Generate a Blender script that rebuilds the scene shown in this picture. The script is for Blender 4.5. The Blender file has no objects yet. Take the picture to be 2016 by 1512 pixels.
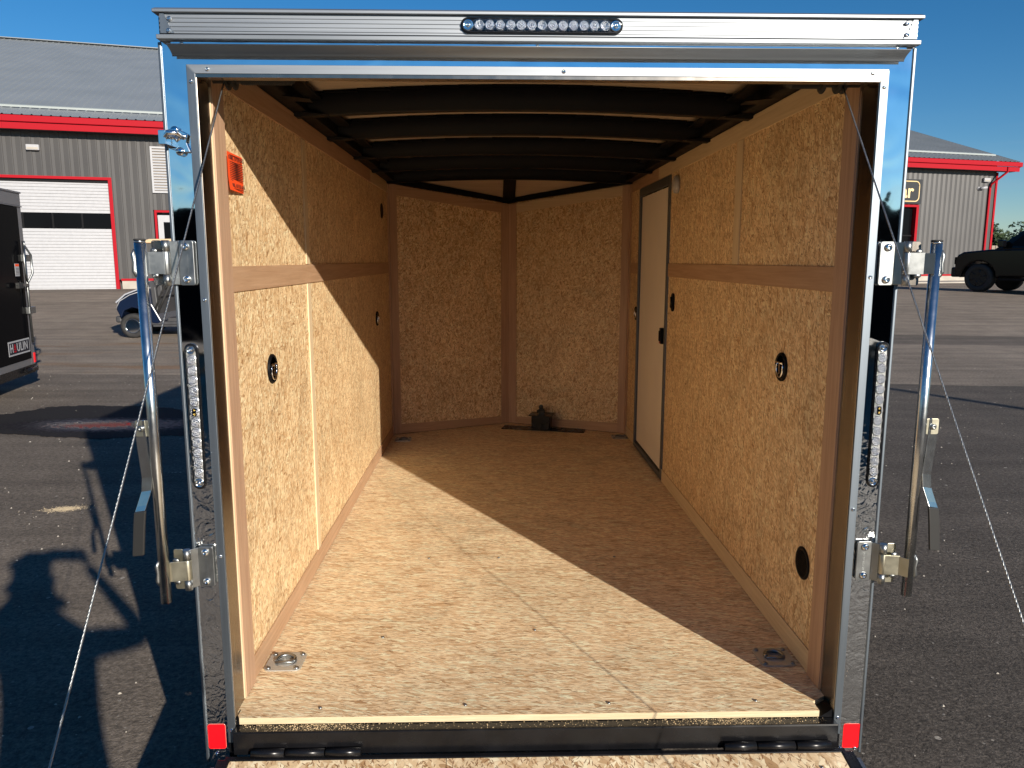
import bpy, bmesh, math, random
from mathutils import Vector, Matrix, Quaternion
random.seed(7)
R = math.radians
C = bpy.context.scene.collection
scn = bpy.context.scene

# ------------------------------------------------------------------ camera
cam_d = bpy.data.cameras.new('camera'); cam = bpy.data.objects.new('camera', cam_d); C.objects.link(cam)
rows = [(0.999693152, 0.00307976941, -0.0245787961), (-0.0247558054, 0.158958329, -0.986974873), (0.000867349334, 0.987280489, 0.158985795)]
M = Matrix([[rows[i][j] for j in range(3)] for i in range(3)]).to_4x4()
M.translation = Vector((-0.12216821, -1.9978553, 1.70))
cam.matrix_world = M
cam_d.sensor_width = 36.0; cam_d.lens = 36.0 * 1515.0 / 2016.0
cam_d.clip_start = 0.05; cam_d.clip_end = 6000
scn.camera = cam

# ------------------------------------------------------------------ light
SUN_AZ, SUN_EL = 30.25, 18.5            # sun stands behind the photographer, to the right
w = bpy.data.worlds.new('World'); scn.world = w; w.use_nodes = True
nt = w.node_tree; nt.nodes.clear()
out = nt.nodes.new('ShaderNodeOutputWorld'); bg = nt.nodes.new('ShaderNodeBackground'); sky = nt.nodes.new('ShaderNodeTexSky')
sky.sky_type = 'NISHITA'; sky.sun_disc = False; sky.sun_elevation = R(SUN_EL); sky.sun_rotation = R(180 - SUN_AZ)
sky.air_density = 1.0; sky.dust_density = 0.0; sky.ozone_density = 4.5; sky.altitude = 300
bg.inputs['Strength'].default_value = 0.055
hs = nt.nodes.new('ShaderNodeHueSaturation'); hs.inputs['Saturation'].default_value = 1.24; hs.inputs['Value'].default_value = 0.66
nt.links.new(sky.outputs[0], hs.inputs['Color'])
tc = nt.nodes.new('ShaderNodeTexCoord'); mpn = nt.nodes.new('ShaderNodeMapping'); mpn.inputs['Scale'].default_value = (2.0, 2.0, 22.0)
cn = nt.nodes.new('ShaderNodeTexNoise'); cn.inputs['Scale'].default_value = 2.2; cn.inputs['Detail'].default_value = 5.0
cr = nt.nodes.new('ShaderNodeValToRGB'); cr.color_ramp.elements[0].position = 0.50; cr.color_ramp.elements[1].position = 0.75
sz = nt.nodes.new('ShaderNodeSeparateXYZ'); zr = nt.nodes.new('ShaderNodeMapRange')
for k, v in ((1, 0.16), (2, 0.05), (3, 0.0), (4, 0.30)): zr.inputs[k].default_value = v
mu = nt.nodes.new('ShaderNodeMath'); mu.operation = 'MULTIPLY'; mxc = nt.nodes.new('ShaderNodeMix'); mxc.data_type = 'RGBA'
mxc.inputs[7].default_value = (2.6, 2.9, 3.6, 1)
L_ = nt.links.new; L_(tc.outputs['Generated'], mpn.inputs[0]); L_(mpn.outputs[0], cn.inputs['Vector']); L_(cn.outputs[0], cr.inputs[0]); L_(tc.outputs['Generated'], sz.inputs[0]); L_(sz.outputs[2], zr.inputs[0])
L_(cr.outputs[0], mu.inputs[0]); L_(zr.outputs[0], mu.inputs[1]); L_(mu.outputs[0], mxc.inputs[0]); L_(hs.outputs[0], mxc.inputs[6]); L_(mxc.outputs[2], bg.inputs[0]); nt.links.new(bg.outputs[0], out.inputs[0])
sd = bpy.data.lights.new('sun', 'SUN'); sun = bpy.data.objects.new('sun', sd); C.objects.link(sun)
sd.energy = 2.6; sd.angle = R(0.53); sd.color = (1.0, 0.92, 0.81)
trav = Vector((-math.sin(R(SUN_AZ)) * math.cos(R(SUN_EL)), math.cos(R(SUN_AZ)) * math.cos(R(SUN_EL)), -math.sin(R(SUN_EL))))
sun.rotation_euler = trav.to_track_quat('-Z', 'Y').to_euler()
scn.view_settings.view_transform = 'Standard'; scn.view_settings.look = 'None'
scn.view_settings.exposure = 1.47; scn.view_settings.gamma = 1.0; scn.view_settings.use_curve_mapping = False
scn.render.engine = 'CYCLES'
scn.cycles.max_bounces = 10; scn.cycles.diffuse_bounces = 9; scn.cycles.glossy_bounces = 6; scn.cycles.transmission_bounces = 6
scn.cycles.use_denoising = True

# ------------------------------------------------------------------ material helpers
def lnk(nt, a, b): nt.links.new(a, b)
class NB:
    def __init__(s, name):
        s.m = bpy.data.materials.new(name); s.m.use_nodes = True; s.nt = s.m.node_tree
        s.b = s.nt.nodes['Principled BSDF']
    def n(s, typ, **kw):
        nd = s.nt.nodes.new('ShaderNode' + typ)
        ins = kw.pop('i', {})
        for k, v in kw.items(): setattr(nd, k, v)
        for k, v in ins.items():
            if hasattr(v, 'is_output') or isinstance(v, bpy.types.NodeSocket): s.nt.links.new(v, nd.inputs[k])
            else: nd.inputs[k].default_value = v
        return nd
    def math(s, op, a, b=0.0, c=0.0, clamp=False):
        nd = s.nt.nodes.new('ShaderNodeMath'); nd.operation = op; nd.use_clamp = clamp
        for k, v in enumerate((a, b, c)):
            if isinstance(v, bpy.types.NodeSocket): s.nt.links.new(v, nd.inputs[k])
            else: nd.inputs[k].default_value = v
        return nd.outputs[0]
    def ramp(s, fac, stops, interp='LINEAR'):
        nd = s.nt.nodes.new('ShaderNodeValToRGB'); e = nd.color_ramp.elements; nd.color_ramp.interpolation = interp
        while len(e) < len(stops): e.new(0.5)
        for el, (p, c) in zip(e, stops):
            el.position = p
            el.color = (*c, 1) if isinstance(c, tuple) else (c, c, c, 1)
        s.nt.links.new(fac, nd.inputs[0]); return nd.outputs[0]
    def mix(s, fac, a, b, mode='MIX'):
        nd = s.nt.nodes.new('ShaderNodeMix'); nd.data_type = 'RGBA'; nd.blend_type = mode
        for k, v in ((0, fac), (6, a), (7, b)):
            if isinstance(v, bpy.types.NodeSocket): s.nt.links.new(v, nd.inputs[k])
            elif isinstance(v, tuple): nd.inputs[k].default_value = (*v, 1)
            else: nd.inputs[k].default_value = v
        return nd.outputs[2]
    def set(s, **kw):
        for k, v in kw.items():
            k = k.replace('_', ' ')
            if isinstance(v, bpy.types.NodeSocket): s.nt.links.new(v, s.b.inputs[k])
            elif isinstance(v, tuple) and len(v) == 3: s.b.inputs[k].default_value = (*v, 1)
            else: s.b.inputs[k].default_value = v
        return s
    def bump(s, h, strength=0.3, dist=0.01):
        nd = s.n('Bump', i={'Strength': strength, 'Distance': dist, 'Height': h})
        s.nt.links.new(nd.outputs[0], s.b.inputs['Normal'])
    def uv(s): return s.n('TexCoord').outputs['UV']
    def obj(s): return s.n('TexCoord').outputs['Object']

def plain(name, col, rough=0.5, metal=0.0, var=0.0, scale=30, **kw):
    b = NB(name); b.set(Roughness=rough, Metallic=metal, **kw)
    if var:
        no = b.n('TexNoise', i={'Scale': scale, 'Detail': 4.0, 'Vector': b.obj()}).outputs[0]
        lo = tuple(c * (1 - var) for c in col); hi = tuple(min(1, c * (1 + var)) for c in col)
        b.set(Base_Color=b.ramp(no, [(0.3, lo), (0.7, hi)]))
        b.set(Roughness=b.math('MULTIPLY_ADD', no, 0.25, rough - 0.1, clamp=True))
    else: b.set(Base_Color=col)
    return b.m

def osb(name, angle, L, W, seed, tint=(1, 1, 1), spread=1.0):
    """strand board: layers of stretched random flakes laid over each other"""
    b = NB(name); uv0 = b.uv(); rnd = b.n('ObjectInfo').outputs['Random']
    uv = b.n('VectorMath', operation='ADD', i={0: uv0, 1: b.n('CombineXYZ', i={0: b.math('MULTIPLY', rnd, 13.0), 1: b.math('MULTIPLY', rnd, 7.0), 2: 0.0}).outputs[0]}).outputs[0]
    wob = b.n('TexNoise', noise_dimensions='2D', i={'Scale': 34.0, 'Detail': 3.0, 'Vector': uv}).outputs['Color']
    wv = b.n('VectorMath', operation='MULTIPLY_ADD', i={0: wob, 1: (0.009, 0.009, 0), 2: uv}).outputs[0]
    def layer(da, sl, sw, k):
        mp = b.n('Mapping', vector_type='POINT', i={'Vector': wv, 'Location': (seed * 3.1 + k * 7.7, seed * 1.7 - k * 3.3, 0), 'Rotation': (0, 0, R(angle + da * spread))}).outputs[0]
        mp2 = b.n('VectorMath', operation='MULTIPLY', i={0: mp, 1: (1 / (L * sl), 1 / (W * sw), 1)}).outputs[0]
        vo = b.n('TexVoronoi', voronoi_dimensions='2D', feature='F1', i={'Scale': 1.0, 'Vector': mp2, 'Randomness': 1.0})
        sp = b.n('SeparateColor', i={0: vo.outputs['Color']})
        return sp.outputs[0], sp.outputs[1], vo.outputs['Distance']
    tn = lambda c: tuple(min(1, x * t) for x, t in zip(c, tint))
    stops = [(0.0, tn((0.34, 0.20, 0.10))), (0.08, tn((0.50, 0.345, 0.20))), (0.40, tn((0.62, 0.465, 0.295))), (0.78, tn((0.71, 0.565, 0.385))), (1.0, tn((0.80, 0.68, 0.49)))]
    v, g, d = layer(8, 1.2, 1.2, 0); col = b.ramp(v, stops); hgt = v
    for k, (da, sl, sw, th) in enumerate([(-34, 1.0, 1.0, 0.5), (43, 0.9, 0.9, 0.60), (-6, 1.1, 0.9, 0.6), (80, 0.7, 0.8, 0.72), (20, 0.5, 0.6, 0.70)]):
        v, g, d = layer(da, sl, sw, k + 1)
        m = b.math('MULTIPLY', b.math('GREATER_THAN', g, th), b.math('LESS_THAN', d, 0.55))
        col = b.mix(m, col, b.mix(1.0, b.ramp(v, stops), b.ramp(d, [(0.40, 1.0), (0.55, 0.80)]), 'MULTIPLY'))
        hgt = b.math('ADD', b.math('MULTIPLY', hgt, 0.8), b.math('MULTIPLY', m, b.math('MULTIPLY', v, 0.7)))
    v, g, d = layer(-15, 1.9, 1.5, 21)
    m = b.math('MULTIPLY', b.math('GREATER_THAN', g, 0.93), b.math('LESS_THAN', d, 0.42))
    col = b.mix(b.math('MULTIPLY', m, 0.45), col, tn((0.42, 0.245, 0.12)))
    v, g, d = layer(30, 1.6, 1.3, 24)
    m = b.math('MULTIPLY', b.math('GREATER_THAN', g, 0.93), b.math('LESS_THAN', d, 0.42))
    col = b.mix(b.math('MULTIPLY', m, 0.5), col, tn((0.80, 0.69, 0.50)))
    # thin dark slivers
    for k, (da, th) in enumerate([(-22, 0.93), (38, 0.94), (3, 0.93), (64, 0.95)]):
        v, g, d = layer(da, 0.42, 0.24, k + 11)
        m = b.math('MULTIPLY', b.math('GREATER_THAN', g, th), b.math('LESS_THAN', d, 0.42))
        col = b.mix(b.math('MULTIPLY', m, 0.85), col, tn((0.19, 0.09, 0.04)))
    gr = b.n('Mapping', i={'Vector': wv, 'Rotation': (0, 0, R(angle)), 'Scale': (60, 600, 1)}).outputs[0]
    gn = b.n('TexNoise', noise_dimensions='2D', i={'Scale': 1.0, 'Detail': 3.0, 'Vector': gr}).outputs[0]
    col = b.mix(1.0, col, b.ramp(gn, [(0.25, 0.88), (0.6, 1.0)]), 'MULTIPLY')
    big = b.n('TexNoise', noise_dimensions='2D', i={'Scale': 3.0, 'Detail': 3.0, 'Vector': uv}).outputs[0]
    col = b.mix(1.0, col, b.ramp(big, [(0.3, 0.88), (0.7, 1.0)]), 'MULTIPLY')
    col = b.mix(1.0, col, b.ramp(rnd, [(0.0, (0.91, 0.90, 0.88)), (0.5, (1.0, 0.985, 0.97)), (1.0, (1.0, 1.0, 1.0))]), 'MULTIPLY')
    scf = b.n('TexNoise', noise_dimensions='2D', i={'Scale': 2.3, 'Detail': 8.0, 'Roughness': 0.7, 'Distortion': 1.5, 'Vector': uv}).outputs[0]
    col = b.mix(1.0, col, b.ramp(scf, [(0.34, 0.84), (0.46, 1.0)]), 'MULTIPLY')
    b.set(Base_Color=col, Roughness=0.50); b.b.inputs['Specular IOR Level'].default_value = 0.6
    b.bump(hgt, 0.35, 0.0012)
    return b.m

def wood(name, lo, hi, along='U', sc=1.0, rough=0.5):
    b = NB(name); uv = b.uv()
    s = (3 * sc, 70 * sc, 1) if along == 'U' else (70 * sc, 3 * sc, 1)
    mp = b.n('Mapping', i={'Vector': uv, 'Scale': s}).outputs[0]
    n1 = b.n('TexNoise', noise_dimensions='2D', i={'Scale': 1.0, 'Detail': 6.0, 'Roughness': 0.65, 'Distortion': 0.6, 'Vector': mp}).outputs[0]
    n2 = b.n('TexNoise', noise_dimensions='2D', i={'Scale': 1.6, 'Detail': 2.0, 'Vector': uv}).outputs[0]
    f = b.math('ADD', b.math('MULTIPLY', n1, 0.75), b.math('MULTIPLY', n2, 0.25))
    b.set(Base_Color=b.ramp(f, [(0.30, lo), (0.66, hi)]), Roughness=rough)
    b.bump(n1, 0.15, 0.001); return b.m

def metal(name, col, rough, wav=0.0, wsc=3.0, fine=0.0, stretch=(1, 1, 1), smear=0.1, aniso=0.0):
    b = NB(name); oc = b.obj()
    mp = b.n('Mapping', i={'Vector': oc, 'Scale': stretch}).outputs[0]
    ns = b.n('TexNoise', i={'Scale': 40.0, 'Detail': 5.0, 'Vector': mp}).outputs[0]
    b.set(Base_Color=b.ramp(ns, [(0.3, tuple(c * 0.86 for c in col)), (0.7, col)]), Metallic=1.0)
    b.set(Roughness=b.math('MULTIPLY_ADD', ns, smear, max(0.0, rough - smear * 0.5), clamp=True))
    if wav or fine:
        h1 = b.n('TexNoise', i={'Scale': wsc, 'Detail': 1.5, 'Distortion': 0.7, 'Vector': mp}).outputs[0]
        h2 = b.n('TexNoise', i={'Scale': 90.0, 'Detail': 3.0, 'Vector': mp}).outputs[0]
        h = b.math('ADD', b.math('MULTIPLY', h1, wav), b.math('MULTIPLY', h2, fine))
        b.bump(h, 1.0, 1.0)
    return b.m

MT = {}
MT['osb_floor'] = osb('strand board floor', 0, 0.060, 0.0075, 1, (1.44, 1.42, 1.34), 0.35)
MT['osb_wall'] = osb('strand board wall', 97, 0.038, 0.0115, 5, (1.33, 1.25, 1.06))
MT['osb_nose'] = osb('strand board nose', 83, 0.036, 0.0120, 9, (1.33, 1.25, 1.06))
MT['osb_ramp'] = osb('strand board ramp', 62, 0.046, 0.016, 13, (1.3, 1.27, 1.18))
MT['edge'] = wood('strand board edge', (0.50, 0.38, 0.22), (0.70, 0.56, 0.36), 'U', 3)
MT['ply'] = wood('brown plywood batten', (0.38, 0.225, 0.125), (0.51, 0.325, 0.195), 'U')
MT['plyV'] = wood('brown plywood post', (0.37, 0.22, 0.135), (0.51, 0.33, 0.21), 'V')
MT['pine'] = wood('pale batten', (0.54, 0.40, 0.23), (0.68, 0.53, 0.33), 'U')
MT['pineV'] = wood('pale batten upright', (0.58, 0.44, 0.26), (0.72, 0.57, 0.37), 'V')
MT['ceil'] = wood('ceiling ply', (0.34, 0.26, 0.18), (0.48, 0.38, 0.28), 'U', 0.8)
def mirrormat():
    b = NB('polished stainless'); oc = b.obj()
    n1 = b.n('TexNoise', i={'Scale': 6.0, 'Detail': 1.0, 'Distortion': 1.2, 'Vector': oc}).outputs[0]
    n2 = b.n('TexNoise', i={'Scale': 22.0, 'Detail': 2.0, 'Distortion': 3.0, 'Vector': oc}).outputs[0]
    low = b.n('MapRange', i={0: b.n('SeparateXYZ', i={0: oc}).outputs[2], 1: 1.35, 2: 1.0, 3: 0.0, 4: 1.0}).outputs[0]
    sm = b.n('TexNoise', i={'Scale': 12.0, 'Detail': 6.0, 'Vector': oc}).outputs[0]
    h = b.math('ADD', b.math('MULTIPLY', n1, 0.0017), b.math('MULTIPLY', b.math('MULTIPLY', n2, low), 0.0022))
    b.set(Base_Color=b.ramp(sm, [(0.3, (0.84, 0.86, 0.87)), (0.7, (0.93, 0.95, 0.96))]), Metallic=1.0, Roughness=b.math('MULTIPLY_ADD', sm, 0.04, 0.01))
    b.bump(h, 1.0, 1.0); return b.m
MT['mirror'] = mirrormat()
MT['alu'] = metal('extruded aluminium', (0.36, 0.38, 0.40), 0.54, fine=0.00003, stretch=(0.06, 1, 1.6), smear=0.12)
MT['aluV'] = metal('extruded aluminium upright', (0.20, 0.23, 0.26), 0.50, fine=0.00002, stretch=(1.6, 1, 0.06), smear=0.12)
MT['jamb'] = metal('satin jamb metal', (0.30, 0.27, 0.235), 0.26, wav=0.0003, wsc=5, stretch=(1, 1.6, 0.1), smear=0.08)
MT['zinc'] = metal('zinc plated steel', (0.33, 0.34, 0.335), 0.40, wav=0.0002, wsc=20, fine=0.00005, smear=0.18)
MT['zincy'] = metal('yellowish zinc steel', (0.50, 0.47, 0.36), 0.42, wav=0.0002, wsc=20, fine=0.00005, smear=0.2)
MT['rod'] = metal('galvanised tube', (0.66, 0.68, 0.68), 0.24, wav=0.0002, wsc=20, fine=0.00005, smear=0.16)
MT['zincp'] = plain('zinc pan', (0.50, 0.50, 0.47), 0.38, 0.55, var=0.1)
MT['chrome'] = metal('chrome', (0.86, 0.87, 0.88), 0.08, smear=0.05)
MT['blackp'] = plain('black enamel', (0.006, 0.006, 0.007), 0.24, 0.0, var=0.3, scale=12)
MT['blackm'] = plain('matt black', (0.0035, 0.0035, 0.0045), 0.5, 0.0, var=0.3, scale=25)
MT['blackm'].node_tree.nodes['Principled BSDF'].inputs['Specular IOR Level'].default_value = 0.15
MT['tblack'] = plain('black trailer skin', (0.005, 0.005, 0.006), 0.14)
MT['tblack'].node_tree.nodes['Principled BSDF'].inputs['Specular IOR Level'].default_value = 0.07; MT['tblack'].node_tree.nodes['Principled BSDF'].inputs['IOR'].default_value = 1.15
MT['blackp'].node_tree.nodes['Principled BSDF'].inputs['Specular IOR Level'].default_value = 0.3
MT['rubber'] = plain('rubber', (0.022, 0.021, 0.020), 0.75, var=0.3, scale=20)
MT['cream'] = plain('cream door skin', (0.84, 0.77, 0.66), 0.4, var=0.03, scale=6)
MT['white'] = plain('white enamel', (0.38, 0.38, 0.39), 0.4, var=0.03, scale=9)
MT['red_ref'] = plain('red reflective tape', (0.80, 0.004, 0.010), 0.35)
MT['orange'] = plain('orange label paper', (0.95, 0.085, 0.012), 0.6)
MT['ink'] = plain('black ink', (0.03, 0.01, 0.008), 0.7)
MT['grey_trim'] = plain('grey trailer trim', (0.23, 0.23, 0.24), 0.4, 0.6, var=0.1)

def lensmat():
    b = NB('clear lens'); b.set(Base_Color=(0.97, 0.98, 1.0), Roughness=0.03, IOR=1.45); b.b.inputs['Transmission Weight'].default_value = 1.0
    return b.m
MT['lens'] = lensmat()
def ledmat():
    b = NB('lamp reflector rings'); v = b.n('VectorMath', operation='LENGTH', i={0: b.uv()})
    b.set(Base_Color=(0.92, 0.92, 0.92), Metallic=0.62, Roughness=0.18)
    wv = b.math('SINE', b.math('MULTIPLY', v.outputs['Value'], 1400.0)); b.bump(wv, 1.0, 0.0009); return b.m
MT['led'] = ledmat()

def asphalt():
    b = NB('asphalt'); oc = b.obj()
    sx = b.n('SeparateXYZ', i={0: oc}); X, Y = sx.outputs[0], sx.outputs[1]
    flat = b.n('CombineXYZ', i={0: X, 1: Y, 2: 0.0}).outputs[0]
    nz = lambda sc, det=4.0, vec=flat, ro=0.55: b.n('TexNoise', i={'Scale': sc, 'Detail': det, 'Roughness': ro, 'Vector': vec}).outputs[0]
    n_big = nz(0.35, 5.0); n_mid = nz(2.2, 5.0); n_fine = nz(75.0, 5.0, ro=0.7); n_grit = nz(260.0, 2.0)
    # distance from the trailer decides between fresh dark and older light paving (separate pours)
    edge = b.math('MULTIPLY_ADD', nz(0.5, 2.0), 0.5, -0.25)
    yy = b.math('ADD', b.math('MULTIPLY_ADD', X, 0.10, Y), edge)
    old = b.math('GREATER_THAN', yy, 9.0)
    strip = b.math('MULTIPLY', b.math('GREATER_THAN', yy, 14.3), b.math('MULTIPLY', b.math('LESS_THAN', yy, 16.0), b.math('GREATER_THAN', X, 3.0)))
    apron = b.math('GREATER_THAN', b.math('MULTIPLY_ADD', X, -0.27, Y), 29.3)
    newc = b.ramp(n_fine, [(0.30, (0.044, 0.036, 0.029)), (0.50, (0.112, 0.094, 0.077)), (0.72, (0.205, 0.172, 0.142))])
    oldc = b.ramp(n_fine, [(0.30, (0.175, 0.142, 0.108)), (0.50, (0.262, 0.213, 0.165)), (0.72, (0.345, 0.285, 0.225))])
    lf = b.ramp(b.math('MULTIPLY_ADD', nz(1.3, 4.0), 0.8, b.math('MULTIPLY', X, -0.6)), [(0.55, 0.0), (0.9, 0.42)])
    col = b.mix(b.math('MAXIMUM', old, lf), newc, oldc)
    col = b.mix(b.math('MULTIPLY', strip, 0.75), col, newc)
    col = b.mix(b.math('MULTIPLY', apron, 0.5), col, newc)
    col = b.mix(1.0, col, b.ramp(n_big, [(0.32, 0.84), (0.68, 1.12)]), 'MULTIPLY')
    col = b.mix(1.0, col, b.ramp(n_mid, [(0.30, 0.84), (0.70, 1.10)]), 'MULTIPLY')
    col = b.mix(1.0, col, b.ramp(nz(34.0, 3.0, ro=0.6), [(0.36, 0.68), (0.5, 1.0), (0.66, 1.22)]), 'MULTIPLY')
    # tyre-polished streaks running across the yard
    st = b.n('Mapping', i={'Vector': flat, 'Rotation': (0, 0, R(-8)), 'Scale': (0.25, 3.2, 1)}).outputs[0]
    col = b.mix(1.0, col, b.ramp(nz(1.0, 4.0, st), [(0.35, 0.82), (0.65, 1.12)]), 'MULTIPLY')
    # rusty runoff on the left
    rm = b.n('Mapping', i={'Vector': flat, 'Rotation': (0, 0, R(-6)), 'Scale': (0.35, 1.5, 1)}).outputs[0]
    rust = b.ramp(nz(1.0, 5.0, rm), [(0.52, 0.0), (0.66, 1.0)])
    zone = b.math('MULTIPLY', b.math('LESS_THAN', X, -2.0), b.math('MULTIPLY', b.math('GREATER_THAN', Y, 9.4), b.math('LESS_THAN', Y, 14.0)))
    col = b.mix(b.math('MULTIPLY', b.math('MULTIPLY', rust, zone), 0.55), col, (0.24, 0.12, 0.045))
    # pale stone chips
    for sc, th, c in ((48.0, 0.975, (0.30, 0.27, 0.23)), (23.0, 0.992, (0.38, 0.34, 0.29)), (100.0, 0.93, (0.21, 0.185, 0.16))):
        vo = b.n('TexVoronoi', i={'Scale': sc, 'Vector': flat, 'Randomness': 1.0}); sp = b.n('SeparateColor', i={0: vo.outputs['Color']})
        m = b.math('MULTIPLY', b.math('GREATER_THAN', sp.outputs[0], th), b.math('LESS_THAN', vo.outputs['Distance'], 0.26))
        col = b.mix(m, col, c)
    b.set(Base_Color=col, Roughness=0.85); b.b.inputs['Specular IOR Level'].default_value = 0.25
    h = b.math('ADD', b.math('MULTIPLY', n_fine, 1.0), b.math('MULTIPLY', n_grit, 0.4))
    b.bump(h, 0.9, 0.008); return b.m
MT['asphalt'] = asphalt()

def siding(name, col, col2):
    b = NB(name); b.set(Metallic=0.0, Roughness=0.42)
    n = b.n('TexNoise', i={'Scale': 0.6, 'Detail': 4.0, 'Vector': b.obj()}).outputs[0]
    b.set(Base_Color=b.ramp(n, [(0.3, col), (0.7, col2)])); return b.m
MT['siding'] = siding('grey ribbed steel siding', (0.062, 0.058, 0.056), (0.074, 0.070, 0.067))
MT['roof'] = siding('blue grey ribbed steel roof', (0.205, 0.222, 0.228), (0.235, 0.252, 0.258))
MT['red'] = plain('red trim', (0.34, 0.004, 0.012), 0.6); MT['red'].node_tree.nodes['Principled BSDF'].inputs['Specular IOR Level'].default_value = 0.15
MT['concrete'] = plain('concrete', (0.38, 0.345, 0.295), 0.85, var=0.15, scale=2.0)
MT['glass_dark'] = plain('dark window glass', (0.004, 0.004, 0.005), 0.08); MT['glass_dark'].node_tree.nodes['Principled BSDF'].inputs['Specular IOR Level'].default_value = 0.08
MT['soffit'] = plain('dark soffit', (0.05, 0.05, 0.055), 0.6)

# ------------------------------------------------------------------ mesh helpers
class MB:
    def __init__(s): s.v = []; s.f = []; s.m = []; s.sm = []; s.st = []
    def add(s, vs, fs, mat=0, smooth=False):
        o = len(s.v); s.st.append((o, len(s.f))); s.v += [tuple(p) for p in vs]
        for f in fs: s.f.append([o + k for k in f]); s.m.append(mat); s.sm.append(smooth)
        return s
    def box(s, x0, x1, y0, y1, z0, z1, mat=0, rot=None, org=None):
        vs = [Vector((x, y, z)) for x in (x0, x1) for y in (y0, y1) for z in (z0, z1)]
        if rot is not None:
            o = Vector(org) if org is not None else Vector(((x0 + x1) / 2, (y0 + y1) / 2, (z0 + z1) / 2))
            vs = [rot @ (p - o) + o for p in vs]
        return s.add(vs, [(0, 1, 3, 2), (4, 6, 7, 5), (0, 4, 5, 1), (2, 3, 7, 6), (0, 2, 6, 4), (1, 5, 7, 3)], mat)
    def prism(s, pts, d, mat=0, smooth=False):
        """polygon pts (3D list) pushed along vector d"""
        n = len(pts); a = [Vector(p) for p in pts]; b = [p + Vector(d) for p in a]
        fs = [tuple(range(n))[::-1], tuple(range(n, 2 * n))]
        s.add(a + b, fs, mat); o = len(s.v) - 2 * n
        for k in range(n):
            j = (k + 1) % n; s.f.append([o + k, o + j, o + n + j, o + n + k]); s.m.append(mat); s.sm.append(smooth)
        return s
    def tube(s, path, r, seg=10, mat=0, caps=True):
        path = [Vector(p) for p in path]; rs = r if isinstance(r, (list, tuple)) else [r] * len(path)
        rings = []; up = None
        for k, p in enumerate(path):
            t = (path[min(k + 1, len(path) - 1)] - path[max(k - 1, 0)]).normalized()
            if up is None:
                up = Vector((0, 0, 1)) if abs(t.z) < 0.9 else Vector((1, 0, 0))
            a = (up - t * up.dot(t)).normalized(); bb = t.cross(a); up = a
            rings.append([p + (a * math.cos(q) + bb * math.sin(q)) * rs[k] for q in [2 * math.pi * j / seg for j in range(seg)]])
        vs = [p for rg in rings for p in rg]; fs = []
        for k in range(len(path) - 1):
            for j in range(seg):
                q = (j + 1) % seg; fs.append((k * seg + j, k * seg + q, (k + 1) * seg + q, (k + 1) * seg + j))
        s.add(vs, fs, mat, True); o = len(s.v) - len(vs)
        if caps:
            s.f.append([o + j for j in range(seg)][::-1]); s.m.append(mat); s.sm.append(False)
            s.f.append([o + (len(path) - 1) * seg + j for j in range(seg)]); s.m.append(mat); s.sm.append(False)
        return s
    def lathe(s, c, axis, prof, seg=24, mat=0, up=None, sy=1.0, smooth=True):
        """prof: list of (radius, distance along axis)"""
        c = Vector(c); t = Vector(axis).normalized(); up = Vector(up) if up else (Vector((0, 0, 1)) if abs(t.z) < 0.9 else Vector((0, 1, 0)))
        a = (up - t * up.dot(t)).normalized(); b = t.cross(a)
        vs = []; fs = []
        for r, h in prof:
            for j in range(seg):
                q = 2 * math.pi * j / seg; vs.append(c + t * h + a * (r * math.cos(q)) + b * (r * sy * math.sin(q)))
        for k in range(len(prof) - 1):
            for j in range(seg):
                q = (j + 1) % seg; fs.append((k * seg + j, k * seg + q, (k + 1) * seg + q, (k + 1) * seg + j))
        s.add(vs, fs, mat, smooth); o = len(s.v) - len(vs)
        if prof[0][0] > 1e-6: s.f.append([o + j for j in range(seg)][::-1]); s.m.append(mat); s.sm.append(False)
        if prof[-1][0] > 1e-6: s.f.append([o + (len(prof) - 1) * seg + j for j in range(seg)]); s.m.append(mat); s.sm.append(False)
        return s
    def each(s, name, mats, parent=None, bevel=0.0):
        st = s.st + [(len(s.v), len(s.f))]; outs = []
        for k in range(len(st) - 1):
            (v0, f0), (v1, f1) = st[k], st[k + 1]; q = MB(); q.v = s.v[v0:v1]; q.f = [[i - v0 for i in f] for f in s.f[f0:f1]]; q.m = s.m[f0:f1]; q.sm = s.sm[f0:f1]
            outs.append(q.build(name, mats, parent, bevel))
        return outs
    def build(s, name, mats, parent=None, bevel=0.0, seg=2, recalc=True, loc=None):
        me = bpy.data.meshes.new(name); me.from_pydata(s.v, [], s.f)
        if not isinstance(mats, (list, tuple)): mats = [mats]
        for m in mats: me.materials.append(MT[m] if isinstance(m, str) else m)
        for p, mi, sm in zip(me.polygons, s.m, s.sm): p.material_index = mi; p.use_smooth = sm
        if recalc:
            bm = bmesh.new(); bm.from_mesh(me); bmesh.ops.recalc_face_normals(bm, faces=bm.faces); bm.to_mesh(me); bm.free()
        uvl = me.uv_layers.new(name='UVMap'); me.update()
        for p in me.polygons:
            n = p.normal; ax = max(range(3), key=lambda k: abs(n[k]))
            for li in p.loop_indices:
                co = me.vertices[me.loops[li].vertex_index].co
                uvl.data[li].uv = (co.y, co.z) if ax == 0 else (co.x, co.z) if ax == 1 else (co.x, co.y)
        o = bpy.data.objects.new(name, me); C.objects.link(o)
        if loc is not None: o.location = loc
        if parent: o.parent = parent
        if bevel:
            md = o.modifiers.new('bevel', 'BEVEL'); md.width = bevel; md.segments = seg; md.limit_method = 'ANGLE'; md.angle_limit = R(40)
        return o

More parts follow.
